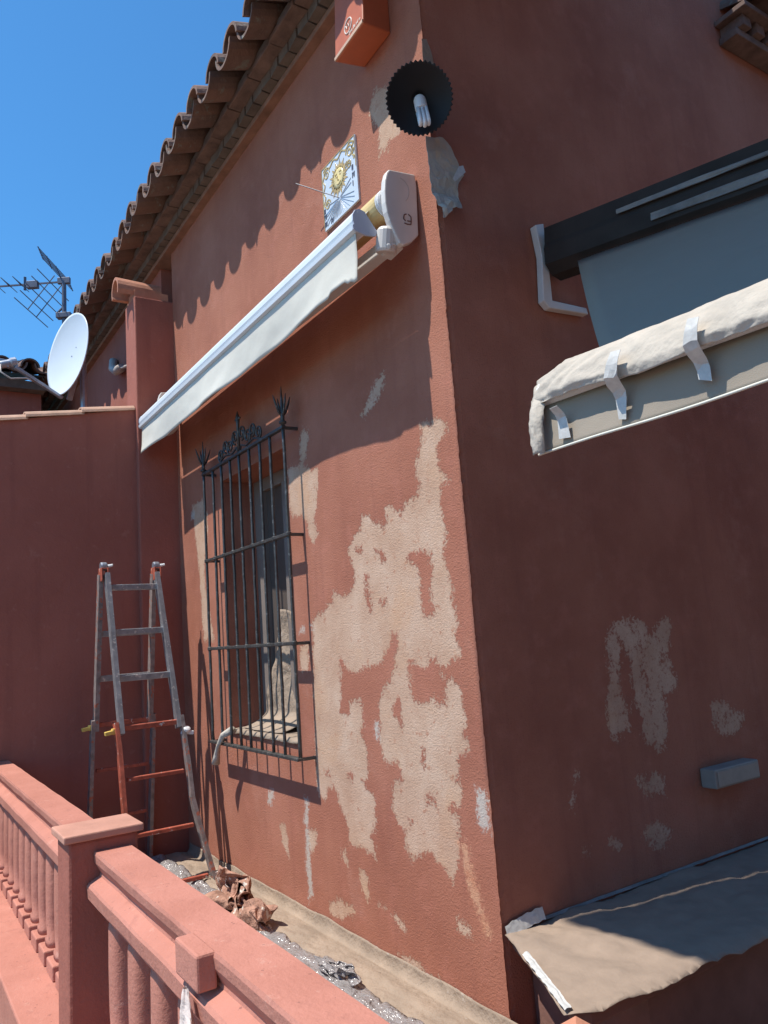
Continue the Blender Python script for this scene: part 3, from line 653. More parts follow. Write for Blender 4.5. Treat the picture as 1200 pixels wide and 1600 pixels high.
g = MB(); g.lathe([(.0,0),(.048,.0),(.052,.004),(.052,.008),(.046,.011),(.046,.015),(.052,.018),(.051,.022),(.044,.026),(.0,.027)], (-.155,-.105,2.70), (1,0,0), 24)
obj('roller_cap', g, M['white_pl'], aw)
g = MB(); g.lathe([(.038,0),(.038,.012)], (-.131,-.105,2.70), (1,0,0), 20); obj('roller_seal', g, M['rubber'], aw)
pl = [(-.12,2.806),(-.007,2.818),(-.003,2.771),(-.013,2.581),(-.045,2.548),(-.082,2.527),(-.098,2.534),(-.118,2.57),(-.134,2.609),(-.143,2.64),(-.147,2.675),(-.146,2.72),(-.14,2.762),(-.131,2.79)]
g = MB(); g.extr(pl, 'x', -.128, -.100); br = obj('wall_bracket', g, M['awn_cast'], aw, bevel=.005)
g = MB(); g.prism([(-.205,2.735),(-.125,2.812),(-.125,2.722)], (0,-.085,0), (1,0,0), (0,0,1), (0,1,0), .006); g.lathe([(.012,0),(.012,.002),(.006,.003)], (-.148,-.087,2.755), (0,-1,0), 12); obj('fixing_lug', g, M['awn_cast'], br)
g = MB()
for path in ([(-.0609,2.6496),(-.0708,2.6452),(-.0751,2.6288),(-.0667,2.6226)], [(-.0526,2.6509),(-.0420,2.6445),(-.0425,2.6260),(-.0591,2.6245)], [(-.0725,2.6132),(-.0603,2.6118),(-.0449,2.6141),(-.0421,2.6261)]):
    for a, b in zip(path, path[1:]): g.bar((-.0995, a[0], a[1]), (-.0995, b[0], b[1]), .003, .0035, (1,0,0))
obj('emblem', g, M['emblem'], br)
g = MB()
arc = [(-.0753,2.7847),(-.060,2.780),(-.0516,2.7728),(-.044,2.762),(-.0413,2.7497),(-.0413,2.738),(-.0434,2.7269),(-.050,2.712),(-.0583,2.7008)]
for a, b in zip(arc, arc[1:]): g.bar((-.0998, a[0], a[1]), (-.0998, b[0], b[1]), .0016, .002, (1,0,0))
obj('moulded_line', g, pm('moulding shade grey', (.48,.45,.44), .5, .05), br)
g = MB(); g.lathe([(.0,-.045),(.034,-.045),(.038,-.035),(.038,.03),(.03,.042),(.0,.042)], (-.150,-.118,2.562), (.25,0,1), 18); g.bar((-.19,-.105,2.535), (-.128,-.09,2.555), .05, .05)
g.lathe([(.012,0),(.012,.006),(.005,.008)], (-.128,-.128,2.525), (.6,-.6,-.4), 10)
obj('arm_joint', g, M['awn_cast'], aw, bevel=.004)
g = MB(); g.bar((-.17,-.105,2.548), (-1.25,-.115,2.562), .05, .046, (0,1,0)); g.bar((-1.25,-.15,2.548), (-.45,-.19,2.530), .035, .036, (0,1,0))
obj('folding_arm', g, M['awn_cast'], aw, bevel=.005)
g = MB(); g.bar((-2.60,-.105,2.562), (-1.50,-.115,2.562), .05, .046, (0,1,0)); obj('folding_arm', g, M['awn_cast'], aw, bevel=.005)
g = MB(); g.extr(pl, 'x', -2.765, -2.74); obj('wall_bracket', g, M['awn_cast'], aw, bevel=.005)
# ------------------------------------------------------------------ sundial
sx = root('sundial', (-.615, 0, 2.925), 'glazed tile sundial with yellow sun face and thin rod above the awning', 'sundial')
SX0, SX1, SZ0, SZ1 = -.757, -.474, 2.925, 3.213
g = MB(); g.box(SX0, SX1, -.010, .0, SZ0, SZ1); obj('tile_panel', g, M['enamel'], sx, bevel=.0015)
def stroke(mb, pts, wd, y=-.0112):
    for a, b in zip(pts, pts[1:]): mb.bar((a[0], y, a[1]), (b[0], y, b[1]), .0022, wd, (0,1,0))
sc, sz = -.616, 3.098
g = MB()
for k in range(28):
    a = 2*math.pi*k/28; l = .082 if k % 2 == 0 else .066; b = .010 if k % 2 == 0 else .007; r_ = .044
    p = [(sc+r_*math.cos(a-b/r_), sz+r_*math.sin(a-b/r_)), (sc+l*math.cos(a), sz+l*math.sin(a)), (sc+r_*math.cos(a+b/r_), sz+r_*math.sin(a+b/r_))]
    g.prism(p, (0,-.0105,0), (1,0,0), (0,0,1), (0,-1,0), .0012)
obj('sun_rays', g, M['gold'], sx)
g = MB(); g.lathe([(.044,0),(.044,.0012),(.03,.0016),(.0,.0018)], (sc,-.0105,sz), (0,-1,0), 28); obj('sun_disc', g, M['gold_p'], sx, smooth=True)
g = MB()
for s in (-1, 1): g.lathe([(.006,0),(.004,.0012)], (sc+s*.016,-.0123,sz+.012), (0,-1,0), 8)
stroke(g, [(sc-.004,sz+.012),(sc-.007,sz-.006),(sc+.003,sz-.008)], .0022, -.0130)
stroke(g, [(sc-.016,sz-.020),(sc-.006,sz-.026),(sc+.008,sz-.026),(sc+.017,sz-.019)], .0026, -.0130)
stroke(g, [(sc-.025,sz+.022),(sc-.010,sz+.024)], .002, -.0130); stroke(g, [(sc+.010,sz+.024),(sc+.025,sz+.022)], .002, -.0130)
obj('sun_features', g, M['gold'], sx)
g = MB(); gx, gz = -.622, 3.012
for k in range(17):
    a = math.radians(196 + k*9.25); dx, dz = math.cos(a), math.sin(a)
    t = min(((SX0+.028-gx)/dx if dx < 0 else (SX1-.03-gx)/dx) if abs(dx) > 1e-6 else 9, (SZ0+.012-gz)/dz if dz < 0 else 9)
    stroke(g, [(gx+.012*dx, gz+.012*dz), (gx+t*dx, gz+t*dz)], .0012)
for s, a in ((1, 8), (1, 20), (-1, 8)):
    stroke(g, [(gx+s*.01, gz), (gx+s*.10, gz+.10*math.sin(math.radians(a)))], .0014)
obj('hour_lines', g, pm('blue grey glaze', (.40,.45,.53), .3, .1), sx)
def numeral(x, z, n, v=False, h=.022):
    g = MB()
    for i in range(n): stroke(g, [(x+i*.007, z), (x+i*.007+.001, z+h)], .0035)
    if v: stroke(g, [(x+n*.007, z+h), (x+n*.007+.005, z)], .0035); stroke(g, [(x+n*.007+.005, z), (x+n*.007+.010, z+h)], .0035)
    obj('numeral', g, M['ink'], sx)
for (x, z, n, v) in ((SX0+.008, SZ0+.076, 2, False), (SX0+.008, SZ0+.048, 1, True), (SX0+.008, SZ0+.016, 3, False), (SX1-.034, SZ0+.146, 2, False), (SX1-.034, SZ0+.112, 1, True), (SX1-.034, SZ0+.078, 1, False), (SX0+.06, SZ0+.008, 1, True)): numeral(x, z, n, v)
g = MB()
def wav(a, b, amp, nper, k=40): return [(a[0]+(b[0]-a[0])*i/k + amp*math.sin(i/k*nper*2*math.pi)*(abs(b[1]-a[1]) > abs(b[0]-a[0])), a[1]+(b[1]-a[1])*i/k + amp*math.sin(i/k*nper*2*math.pi)*(abs(b[0]-a[0]) > abs(b[1]-a[1]))) for i in range(k+1)]
stroke(g, wav((SX0+.02, SZ1-.02), (SX1-.02, SZ1-.02), .008, 3.5), .007); stroke(g, wav((SX0+.018, SZ1-.02), (SX0+.018, SZ0+.105), .007, 3), .006); stroke(g, wav((SX1-.018, SZ1-.02), (SX1-.018, SZ0+.19), .007, 2.5), .007)
def spiral(cx, cz, r, sg, n=22): return [(cx+sg*r*(1-k/n*.8)*math.cos(k*.45), cz+r*(1-k/n*.8)*math.sin(k*.45)) for k in range(n+1)]
for cx, cz, r, s in ((SX0+.045,SZ1-.045,.026,1),(SX1-.045,SZ1-.05,.030,-1),(SX0+.04,SZ0+.105,.024,1),(SX1-.055,SZ0+.185,.020,-1)): stroke(g, spiral(cx, cz, r, s), .0055)
for a, b in (((SX0+.003,SZ0+.003),(SX0+.003,SZ1-.003)),((SX0+.003,SZ1-.003),(SX1-.003,SZ1-.003)),((SX1-.003,SZ1-.003),(SX1-.003,SZ0+.15))): stroke(g, [a, b], .0025)
obj('scroll_border', g, pm('olive ochre glaze', (.50,.38,.16), .3, .3, 40), sx)
g = MB(); g.tube([(gx,-.010,gz), (-.83,-.10,3.169)], .0022, 6); obj('gnomon', g, M['ink'], sx)
# ------------------------------------------------------------------ alarm box
al = root('alarm_box', (-.28, 0, 3.44), 'orange red alarm siren box under the eaves near the corner', 'alarm box')
g = MB(); g.add([(-.384,-.135,3.425),(-.170,-.135,3.435),(-.184,0,3.456),(-.377,0,3.446),(-.384,-.118,3.735),(-.170,-.118,3.735),(-.184,0,3.735),(-.377,0,3.735)], [(0,3,2,1),(4,5,6,7),(0,1,5,4),(1,2,6,5),(2,3,7,6),(3,0,4,7)])
cv = obj('cover', g, M['alarm'], al, bevel=.006)
g = MB(); g.add([(-.382,-.1375,3.428),(-.172,-.1375,3.438),(-.172,-.1375,3.451),(-.382,-.1375,3.441),(-.382,-.130,3.428),(-.172,-.130,3.438),(-.172,-.130,3.451),(-.382,-.130,3.441)], [(0,1,2,3),(7,6,5,4),(0,4,5,1),(2,6,7,3)]); obj('pale_edge', g, pm('cream plastic rim', (.62,.42,.30), .5, .1), cv)
g = MB(); yy = -.107
ring = [(-.276+.026*math.cos(a*math.pi/12), -.1055+.012*(3.53+.028*math.sin(a*math.pi/12)-3.446)/.28*3.4-.002, 3.505+.030*math.sin(a*math.pi/12)) for a in range(24)]
ring = [(p[0], -.1352+(p[2]-3.425)*.0548-.0012, p[2]) for p in ring]
g.tube(ring, .0026, 6, closed=True)
fy = lambda z: -.1352+(z-3.425)*.0548-.0012
pth = [(-.292,3.513),(-.284,3.497),(-.276,3.515),(-.268,3.497),(-.262,3.515)]
g.tube([(x, fy(z), z) for x, z in pth], .0024, 6)
obj('round_mark', g, M['white_print'], cv)
g = MB(); x = -.268
for k, h in enumerate((.020,.010,.010,.016,.010,.010,.012,.010)):
    z = 3.459+.0004*k
    g.tube([(x, fy(z), z-.004*(k == 0)), (x+.001, fy(z+h), z+h)], .0016, 5)
    if k % 2: g.tube([(x, fy(z), z), (x+.006, fy(z+.004), z+.004), (x+.005, fy(z+h), z+h*.9)], .0014, 5)
    x += .0105
obj('printed_word', g, M['white_print'], cv)
# ------------------------------------------------------------------ corner lamp
lc = V(.10, -.118, 2.945); ln = (CAM_N := V(.625, -.50, -.60).normalized())
lp = root('wall_lamp', (0, 0, 3.05), 'black scalloped wall lamp with a bare white bulb on the house corner', 'lamp')
s_ = ln.orthogonal().normalized(); t_ = ln.cross(s_)
g = MB(); N = 176; rings = [(.012,-.052),(.03,-.050),(.055,-.036),(.082,-.020),(.103,-.003),(.110,.002)]
vs = []
for i, (r_, h) in enumerate(rings):
    for k in range(N):
        a = 2*math.pi*k/N; q = 1 + (.030*math.cos(44*a) if i == len(rings)-1 else 0); dh = .0025*math.cos(44*a) if i == len(rings)-1 else 0
        vs.append(lc + ln*(h+dh) + (s_*math.cos(a)+t_*math.sin(a))*r_*q)
fs = [(i*N+k, i*N+(k+1) % N, (i+1)*N+(k+1) % N, (i+1)*N+k) for i in range(len(rings)-1) for k in range(N)]
g.add(vs, fs); obj('lamp_shade', g, M['navy'], lp, smooth=True, solid=.002)
bax = (ln*.55 + up*-.80 + rt*.18).normalized(); b0 = lc - ln*.035 + up*.0
g = MB(); g.lathe([(.018,0),(.021,.01),(.021,.05),(.019,.056),(0,.057)], b0, bax, 18); bl = obj('bulb', g, M['white_pl'], lp, smooth=False, bevel=.001)
bs = (rt - bax*rt.dot(bax)).normalized(); bt = bax.cross(bs)
for k in (-1, 0, 1):
    o_ = b0 + bax*.055 + bs*(.0135*k); L_ = .055 + (.006 if k == 0 else 0)
    pts = [o_ - bt*.009, o_ - bt*.009 + bax*L_] + [o_ + bax*(L_+.009*math.sin(q)) - bt*.009*math.cos(q) for q in (.5,1.0,1.57,2.1,2.6)] + [o_ + bt*.009 + bax*L_, o_ + bt*.009]
    g = MB(); g.tube(pts, .0066, 10); obj('tube', g, M['bulb'], bl, smooth=True)
g = MB(); g.tube([lc-ln*.05, lc-ln*.085+V(0,0,.02), V(.02,-.02,3.075), V(.001,.004,3.06)], .008, 8); g.lathe([(.03,0),(.03,.008),(.012,.014)], (-.004,.008,3.06), (1,-1,0), 14); obj('lamp_arm', g, M['navy'], lp, smooth=True)
# masking papers round the lamp
LOWP = [(-.040,2.8905),(.0232,2.9015),(.0636,2.8817),(.096,2.8077),(.1096,2.7838),(.0808,2.7434),(.0751,2.6413),(.0145,2.6168),(-.025,2.5639),(-.036,2.559),(-.036,2.6377),(-.038,2.7573)]
g = MB(); sheet(g, [(y+.012, z) for y, z in LOWP], lambda a, b, h: (.008+h*(1.0 if b > 2.68 else 2.2)+.38*max(0, 2.69-b), a-.006*(a < .0), b), .016, .016, 3, 16)
top('lamp_paper', g, M['paper_w'], 'crumpled pale paper taped below the lamp on the corner', 'paper', 'masking papers on the house', solid=.001)
g = MB(); sheet(g, [(-.01,3.277),(.0144,3.2862),(.022,3.2554),(.0367,3.189),(.034,3.165),(-.012,3.166)], lambda a, b, h: (.010+h+.05*max(0, a-.005), a-.004, b), .014, .010, 8, 20)
top('upper_paper', g, M['paper'], 'small torn brown paper strip above the lamp on the corner', 'paper', 'masking papers on the house', solid=.001)
g = MB(); sheet(g, [(.081,2.7941),(.1038,2.8054),(.1121,2.7822),(.0581,2.7301),(.0484,2.7389)], lambda a, b, h: (.036+h, a, b), .014, .006, 4)
top('tape_strip', g, M['tape'], 'short white tape strip on the edge of the paper below the lamp', 'tape', 'tape strips', solid=.0006)
# ------------------------------------------------------------------ side awning (shaded, masked with paper)
sa = root('side_awning', (.45, .3, 2.3), 'grey green awning with dark cassette on the shaded side, its bar masked in paper', 'awning')
cL, cR = V(.06,.45,2.64), V(.835,.60,2.57); cdv = (cR-cL).normalized(); cn = V(cdv.y,-cdv.x,0).normalized(); cu = cdv.cross(cn)*-1
if cu.z < 0: cu = -cu
def cpt(s, n, h): return cL + cdv*s + cn*n + cu*h
cpr = [(0,0),(-.12,0),(-.13,-.03),(-.13,-.15),(-.10,-.175),(-.04,-.17),(.0,-.14),(.006,-.08),(.0,-.06)]
g = MB(); n_ = len(cpr); vs = [cpt(s, p, h) for s in (0, 2.6) for p, h in cpr]
g.add(vs, [tuple(range(n_)), tuple(range(2*n_-1, n_-1, -1))] + [(i, (i+1) % n_, n_+(i+1) % n_, n_+i) for i in range(n_)])
obj('cassette', g, M['dark_frame'], sa)
for s0, p, h, hh in ((.30,.008,-.052,.016),(.42,.002,-.112,.026)):
    g = MB()
    def strip(u, v, s0=s0, p=p, h=h, hh=hh):
        s = s0 + 2.1*u; return cpt(s, p+.006+.004*nz(s*9, v*2, p*50), h - hh*(v-.5)*(1+.3*nz(s*5, 1, h*30)))
    g.grid(strip, 90, 4); obj('lit_edge_strip', g, M['grey_strip'], sa, solid=.004)  # pale strips paint in the lit edges of the cassette profile
# side plate on the wall
spl = [(.4332,2.6622),(.4783,2.6785),(.4775,2.6264),(.4997,2.6187),(.482,2.50),(.4804,2.3718),(.6615,2.374),(.6681,2.3491),(.4624,2.3384),(.4334,2.3631),(.4492,2.5429)]
g = MB(); g.extr(spl, 'x', .004, .035); 
g.v = [(p[1], p[0], p[2]) if False else p for p in g.v]
obj('wall_plate', g, M['awn_cast'], sa, bevel=.004)
# bar, canvas, valance
BZ = lambda x: 1.713 - (x-.68)*.028
g = MB(); g.tube([(.70,-.30,BZ(.70)), (2.6,-.30,BZ(2.6))], .036, 16); obj('front_bar', g, M['awn_metal'], sa)
g = MB()
def canv(u, v):
    s = .13 + 2.3*u; a = cpt(s, -.01, -.165); x = .86 + 1.75*u; b = V(x, -.285, BZ(x)+.035)
    p = a.lerp(b, v); p.z -= .03*math.sin(v*math.pi) + .006*nz(u*8, v*2, 1)
    return tuple(p)
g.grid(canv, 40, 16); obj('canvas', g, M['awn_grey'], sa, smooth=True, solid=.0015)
g = MB()
def val2(u, v):
    x = .685 + 1.9*u; zt = BZ(x)-.028; zb = 1.574 + .0015*math.sin(x*11)
    return (x, -.322 - .010*v + .008*v*nz(x*4, v, 2), zt + (zb-zt)*v)
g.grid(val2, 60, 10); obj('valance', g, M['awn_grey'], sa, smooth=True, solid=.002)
g = MB()
def hem(u, v):
    x = .685 + 1.9*u; zb = 1.574 + .0015*math.sin(x*11); a = v*2*math.pi
    return (x, -.334 + .008*nz(x*4, 1, 2) + .0025*math.cos(a), zb + .003*math.sin(a))
g.grid(hem, 60, 6); obj('hem', g, M['awn_fab'], sa, smooth=True)
g = MB()
def pap(u, v):
    x = .69 + 1.85*u
    P_ = [(-.352,-.030),(-.358,-.018),(-.345,.012),(-.322,.046),(-.300,.060),(-.275,.052),(-.258,.02),(-.262,-.03)]
    q = v*(len(P_)-1); k = min(int(q), len(P_)-2); f_ = q-k; y = P_[k][0]*(1-f_)+P_[k+1][0]*f_; z = P_[k][1]*(1-f_)+P_[k+1][1]*f_
    tp = min(1, .62 + u*8); y = -.30 + (y+.30)*tp; z *= tp
    cr_ = .006*nz(x*5, v*2, 1) + .010*abs(nz(x*8+1.5*nz(x*4, v*4, 9), v*2.5+1.2*nz(x*6, v*3, 4), 2)) + .003*abs(nz(x*24+2*nz(x*9, v*5, 6), v*5+2*nz(x*8, v*6, 7), 3))
    ex = (.016*max(0, .25-v)*4)*(.5+.7*nz(x*4.3, 2, 5))
    return (x, y - cr_*.8*(v < .6) - ex*.2, BZ(x) + .002 + z + cr_*.5 - ex)
g.grid(pap, 300, 40)
top('bar_paper', g, M['paper_w'], 'crumpled pale paper wrapped along the bar of the side awning', 'paper', 'masking papers on the house', smooth=True, solid=.0012)
g = MB(); 
def endp(u, v):
    z = 1.735 - .165*v; x = .672 + .055*u + .02*v*(1-u) + .006*nz(u*5, v*9, 4) ; return (x, -.352 - .012*math.sin(u*3.1) - .008*abs(nz(u*6, v*6, 8)) + .05*(1-v)**3*(1), z)
g.grid(endp, 8, 20)
top('bar_end_paper', g, M['paper_w'], 'folded paper end hanging at the left tip of the side awning bar', 'paper', 'masking papers on the house', smooth=True, solid=.001)
for poly, lab in (([(.9487,1.722),(.9742,1.718),(.955,1.643),(.9449,1.5864),(.9263,1.5916),(.925,1.6591)], 'longest white tape strip on the side awning front, down to its hem'),
             ([(1.1261,1.722),(1.1503,1.716),(1.1396,1.6454),(1.1396,1.6035),(1.1138,1.6142),(1.1117,1.6613)], 'white tape strip on the side awning front, farther right one'),
             ([(.7635,1.6586),(.7866,1.6592),(.795,1.5881),(.7615,1.5924)], 'short white tape strip at the left end of the side awning front')):
    g = MB(); sheet(g, poly, lambda a, b, h: (a, -.342 - h*.6 - .034*min(1, max(0, (b-1.640)/.03)) + .35*max(0, b-1.70), b), .012, .004, 6)
    top('tape_strip', g, M['tape'], lab, 'tape', 'tape strips', solid=.0008)
# ------------------------------------------------------------------ small white box on the side wall
g = MB(); g.box(.004, .07, 1.02, 1.30, .545, .615)
bx = top('junction_box', g, pm('dull beige plastic', (.27,.25,.225), .6, .1, 20), 'small pale oblong box fixed low on the shaded side wall', 'junction box', bevel=.006)
g = MB(); g.box(.0705, .073, 1.03, 1.29, .553, .607); obj('lid', g, pm('beige plastic lid', (.30,.28,.25), .6, .1, 20), bx, bevel=.002)
# ------------------------------------------------------------------ low parapet at the corner with paper on it
lw = root('low_parapet', (.26, 1.3, 0), 'low dull red parapet running beside the shaded side wall', 'parapet')
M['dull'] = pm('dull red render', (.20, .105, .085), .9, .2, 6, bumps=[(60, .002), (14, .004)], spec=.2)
g = MB(); PP = [(.006,.03),(.44,-.165),(.475,-.14),(.475,2.6),(.006,2.6)]
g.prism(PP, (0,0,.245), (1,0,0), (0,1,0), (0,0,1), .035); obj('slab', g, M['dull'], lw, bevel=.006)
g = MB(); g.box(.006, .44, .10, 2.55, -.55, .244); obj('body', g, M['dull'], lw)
g = MB(); sheet(g, [(.008,.004),(.16,-.062),(.30,-.128),(.445,-.200),(.475,-.192),(.49,-.15),(.498,-.05),(.507,.10),(.50,.25),(.512,.5),(.505,1.2),(.51,2.4),(.01,2.4)], lambda a, b, h: (a, b, .283+h*(1 if b < 1 else .6) - .5*max(0, a-.478) - .35*max(0, .02-b-.45*a)), .016, .018, 5, 6)
top('parapet_paper', g, M['paper'], 'wide brown kraft paper laid on the low parapet, half in sun', 'paper', 'masking papers on the house', smooth=True, solid=.001)
g = MB()
def tp(u, v):
    a = V(.155,-.052,0).lerp(V(.455,-.195,0), u); nrm = V(.43,.9,0)
    q = a + nrm*(.018*(v-.45) + .003*nz(u*14, v, 6)); return (q.x, q.y, .298 + .004*nz(u*6, v*2, 2) - .012*max(0, .4-v))
g.grid(tp, 24, 4); top('tape_strip', g, M['tape'], 'white tape strip along the slanting edge of the parapet paper', 'tape', 'tape strips', solid=.001)
g = MB()
def tp2(u, v):
    y = .006 + .155*u; return (.010 + .012*v + .006*nz(u*5, 2, 1), y, .298 + .035*(1-v) - .02*(1-u)**2 + .004*nz(u*8, v*3, 4))
g.grid(tp2, 20, 4); top('tape_strip', g, M['tape'], 'curled white tape where the parapet paper meets the house corner', 'tape', 'tape strips', solid=.001)
g = MB()
def tp3(u, v):
    y = .16 + 2.2*u; return (.006 + .008*v, y, .294 + .007*(1-v) + .002*nz(u*30, 1, 1))
g.grid(tp3, 60, 2); top('tape_strip', g, M['grey_strip'], 'long dull tape line along the foot of the shaded side wall', 'tape', 'tape strips', solid=.001)
g = MB(); g.lathe([(.0,.0),(.062,.0),(.062,.02),(.0,.052)], (.65,-.36,.345), (0,0,1), 4)
pcp = MB(); pcp.box(.606,.694,-.404,-.316,-.55,.345)
pb = top('corner_post', pcp, M['smooth_red'], 'short red post with pointed orange cap at the parapet tip', 'post', bevel=.004)
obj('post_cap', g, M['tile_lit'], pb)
# ------------------------------------------------------------------ floor protection
g = MB()
def fp(u, v):
    x = -2.80 + 2.85*u; wv = .02*nz(x*2.3, 0, 3) + .01*nz(x*7, 1, 3)
    if v < .25: q = v/.25; y = -.006 - .022*q*q; z = .050*(1-q)**1.5 + .012 + .01*nz(x*5, 2, 1)
    else: q = (v-.25)/.75; y = -.028 - (.165+wv)*q; z = .012 + (.020*abs(nz(x*5, y*16, 2)) + .012*abs(nz(x*13, y*30, 5)))*q + .012*math.sin(q*3.1)
    return (x, y, max(z, .004))
g.grid(fp, 320, 30); top('floor_paper', g, M['floor_paper'], 'long brown paper strip along the foot of the sunlit wall', 'paper', 'masking papers on the house', smooth=True, solid=.001)
g = MB()
def film(u, v):
    x = -2.8 + 3.4*u; y = -.175 + .02*nz(x*4, 5, 1) - .55*v
    return (x, y, .016 + .035*abs(nz(x*8, y*8, 1)) + .012*abs(nz(x*22, y*22, 4)) + .03*math.exp(-((v-.05)/.06)**2)*abs(nz(x*6, 1, 8)))
g.grid(film, 260, 44); g2 = MB()
def wt(u, v):
    x = -2.75 + 2.74*u; return (x, -.004 - .004*v, .060 - .022*v + .010*nz(x*5, 2, 1) + .003*nz(x*31, v, 4))
g2.grid(wt, 220, 3); top('tape_strip', g2, M['tape'], 'long pale tape line holding the floor paper to the sunlit wall', 'tape', 'tape strips', solid=.001)
top('plastic_sheet', g, M['film'], 'crinkled shiny plastic sheet laid over the terrace floor', 'plastic sheet', smooth=True, solid=.001)
def wad(name, c, r, mat, label, cat, seed, sq=(1, 1, 1), f=1.25, n=64, flat=True):
    g = MB()
    def fn(u, v):
        p = V(u*f*2.2+seed, v*f*2.2, seed*.7); o = V(0, 0, 0)
        for k, (fr, am) in enumerate(((1, 1.35), (2.3, .50), (4.6, .13))):
            q = p*fr; o += V(noise.noise(q+V(11.3, 0, k)), noise.noise(q+V(0, 27.1, k)), noise.noise(q+V(0, 5, 41.7+k)))*am
        o += V(u-.5, (v-.5)*.8, 0)*1.1
        return (c[0]+o.x*r*sq[0], c[1]+o.y*r*sq[1], max(.006, c[2]+o.z*r*sq[2]))
    g.grid(fn, n, n); return top(name, g, mat, label, cat, solid=.0012, smooth=True)
wad('crumpled_paper', (-1.60,-.225,.09), .125, M['rag'], 'heap of red stained crumpled paper at the ladder foot', 'crumpled paper', 2.3, (1.3,.65,.85))
wad('crumpled_paper', (-1.36,-.215,.06), .085, M['rag'], 'smaller stained paper wad beside the heap, nearer the camera', 'crumpled paper', 6.1, (1.5,.7,.8))
g = MB(); sheet(g, [(-1.80,.02),(-1.66,.03),(-1.60,.13),(-1.70,.19),(-1.76,.16)], lambda a, b, h: (a+.3*h, -.20-h*1.5, b), .018, .05, 9, 14)
top('white_scrap', g, M['rag_w'], 'crumpled white scrap standing in the stained paper heap', 'paper', solid=.001)
wad('plastic_wad', (-.70,-.205,.045), .06, M['film'], 'bunched up clear plastic at the paper strip edge', 'plastic sheet', 4.4, (2.0,.6,.7))
# ------------------------------------------------------------------ stepladder
ld = root('folding_ladder', (-2.45, -.37, 0), 'paint splashed folding aluminium ladder with red lower sections by the pier', 'ladder')
FX = lambda z: -2.55 + .26*(1.69-z); BXX = lambda z: -2.58 - .14*(1.69-z)
def yR(z): return -.245 + .045*(1.69-z)/1.13 if z > .56 else -.20 + .07*max(0, (.40-z))/.37
def yL(z): return -.520 + .008*(z < .8)
def yBR(z): return -.245 - .008*(1.69-z)
def yBL(z): return -.542 - .012*(1.69-z)
def rail(fx, fy, z0, z1, w_, d_, mat, n=6):
    g = MB(); zs_ = [z0+(z1-z0)*k/n for k in range(n+1)]
    for a, b in zip(zs_, zs_[1:]): g.bar((fx(a), fy(a), a), (fx(b), fy(b), b), w_, d_, (0,1,0))
    obj('rail', g, mat, ld)
for fx, fR, fL, front in ((FX, yR, yL, 1), (BXX, yBR, yBL, 0)):
    rail(fx, fR, .78, 1.64, .024, .052, M['alu'] if front else M['worn_metal'], 1); rail(fx, fL, .78, 1.64, .024, .052, M['alu'] if front else M['worn_metal'], 1)
    rail(lambda z: fx(z)+.004, lambda z: fR(z)+.018, .012, .84, .020, .046, M['worn_metal'], 6)
    rail(lambda z: fx(z)+.004, lambda z: fL(z)-.018, .012, .84, .020, .046, M['red_metal'] if front else M['worn_metal'], 6)
    for k, z in enumerate((1.56, 1.31, 1.063, .81, .56, .295, .05)):
        if not front: z -= .0
        up_ = z > .9; mat = M['alu'] if up_ else (M['red_metal'])
        h_, d_ = (.034, .026) if up_ else ((.020, .022) if z < .7 else (.026, .024))
        a = V(fx(z), fL(z)+.008, z); b = V(fx(z), fR(z)-.008, z)
        if not front and z > 1.4: continue
        g = MB(); g.bar(a, b, d_, h_, (1,0,0)); obj('rung', g, mat, ld, bevel=.004)
for y in (-.235, -.530):
    g = MB()
    g.bar((-2.545, y-.017, 1.60), (-2.548, y-.017, 1.675), .036, .006, (1,0,0)); g.bar((-2.545, y+.017, 1.60), (-2.548, y+.017, 1.675), .036, .006, (1,0,0))
    g.bar((-2.592, y-.017, 1.60), (-2.585, y-.017, 1.675), .036, .006, (1,0,0)); g.bar((-2.592, y+.017, 1.60), (-2.585, y+.017, 1.675), .036, .006, (1,0,0))
    g.bar((-2.60, y, 1.672), (-2.54, y, 1.672), .036, .006, (0,1,0))
    hg = obj('hinge', g, M['red_metal'], ld, bevel=.002)
    g = MB(); g.lathe([(.0,0),(.022,0),(.024,.008),(.024,.03),(.020,.036),(0,.036)], (-2.566, y-.018, 1.685), (0,1,0), 16); obj('hinge_disc', g, M['galv'], hg)
    g = MB(); g.tube([(-2.55,y+.02,1.685),(-2.545,y+.045,1.69)], [.009,.007], 8); obj('release_pin', g, M['white_pl'], hg)
for fx, fy, s in ((FX, yL, 1), (BXX, yBL, 1)):
    g = MB(); z = .80; g.bar((fx(z), fy(z)-.015, z), (fx(z), fy(z)-.075, z-.008), .026, .020, (1,0,0)); g.lathe([(0,0),(.013,0),(.013,.03),(0,.03)], (fx(z), fy(z)-.03, z-.015), (0,0,1), 10); obj('locking_lever', g, M['yellow'], ld, bevel=.003)
g = MB(); z = .755; g.bar((FX(z), -.20, z), (FX(z)+.01, -.135, z-.01), .02, .022, (0,0,1)); g.lathe([(0,0),(.012,.0),(.021,.012),(.021,.026),(.010,.03),(0,.03)], (FX(z)+.004, -.178, z), (.6,.2,.75), 12); obj('locking_lever', g, M['white_pl'], ld, bevel=.003)
for fx, fR, fL in ((FX, yR, yL), (BXX, yBR, yBL)):
    for fy, o_ in ((fR, .018), (fL, -.018)):
        g = MB(); g.box(fx(.0)-.022, fx(.0)+.03, fy(0)+o_-.015, fy(0)+o_+.015, .0, .035); obj('rubber_foot', g, M['rubber'], ld, bevel=.004)
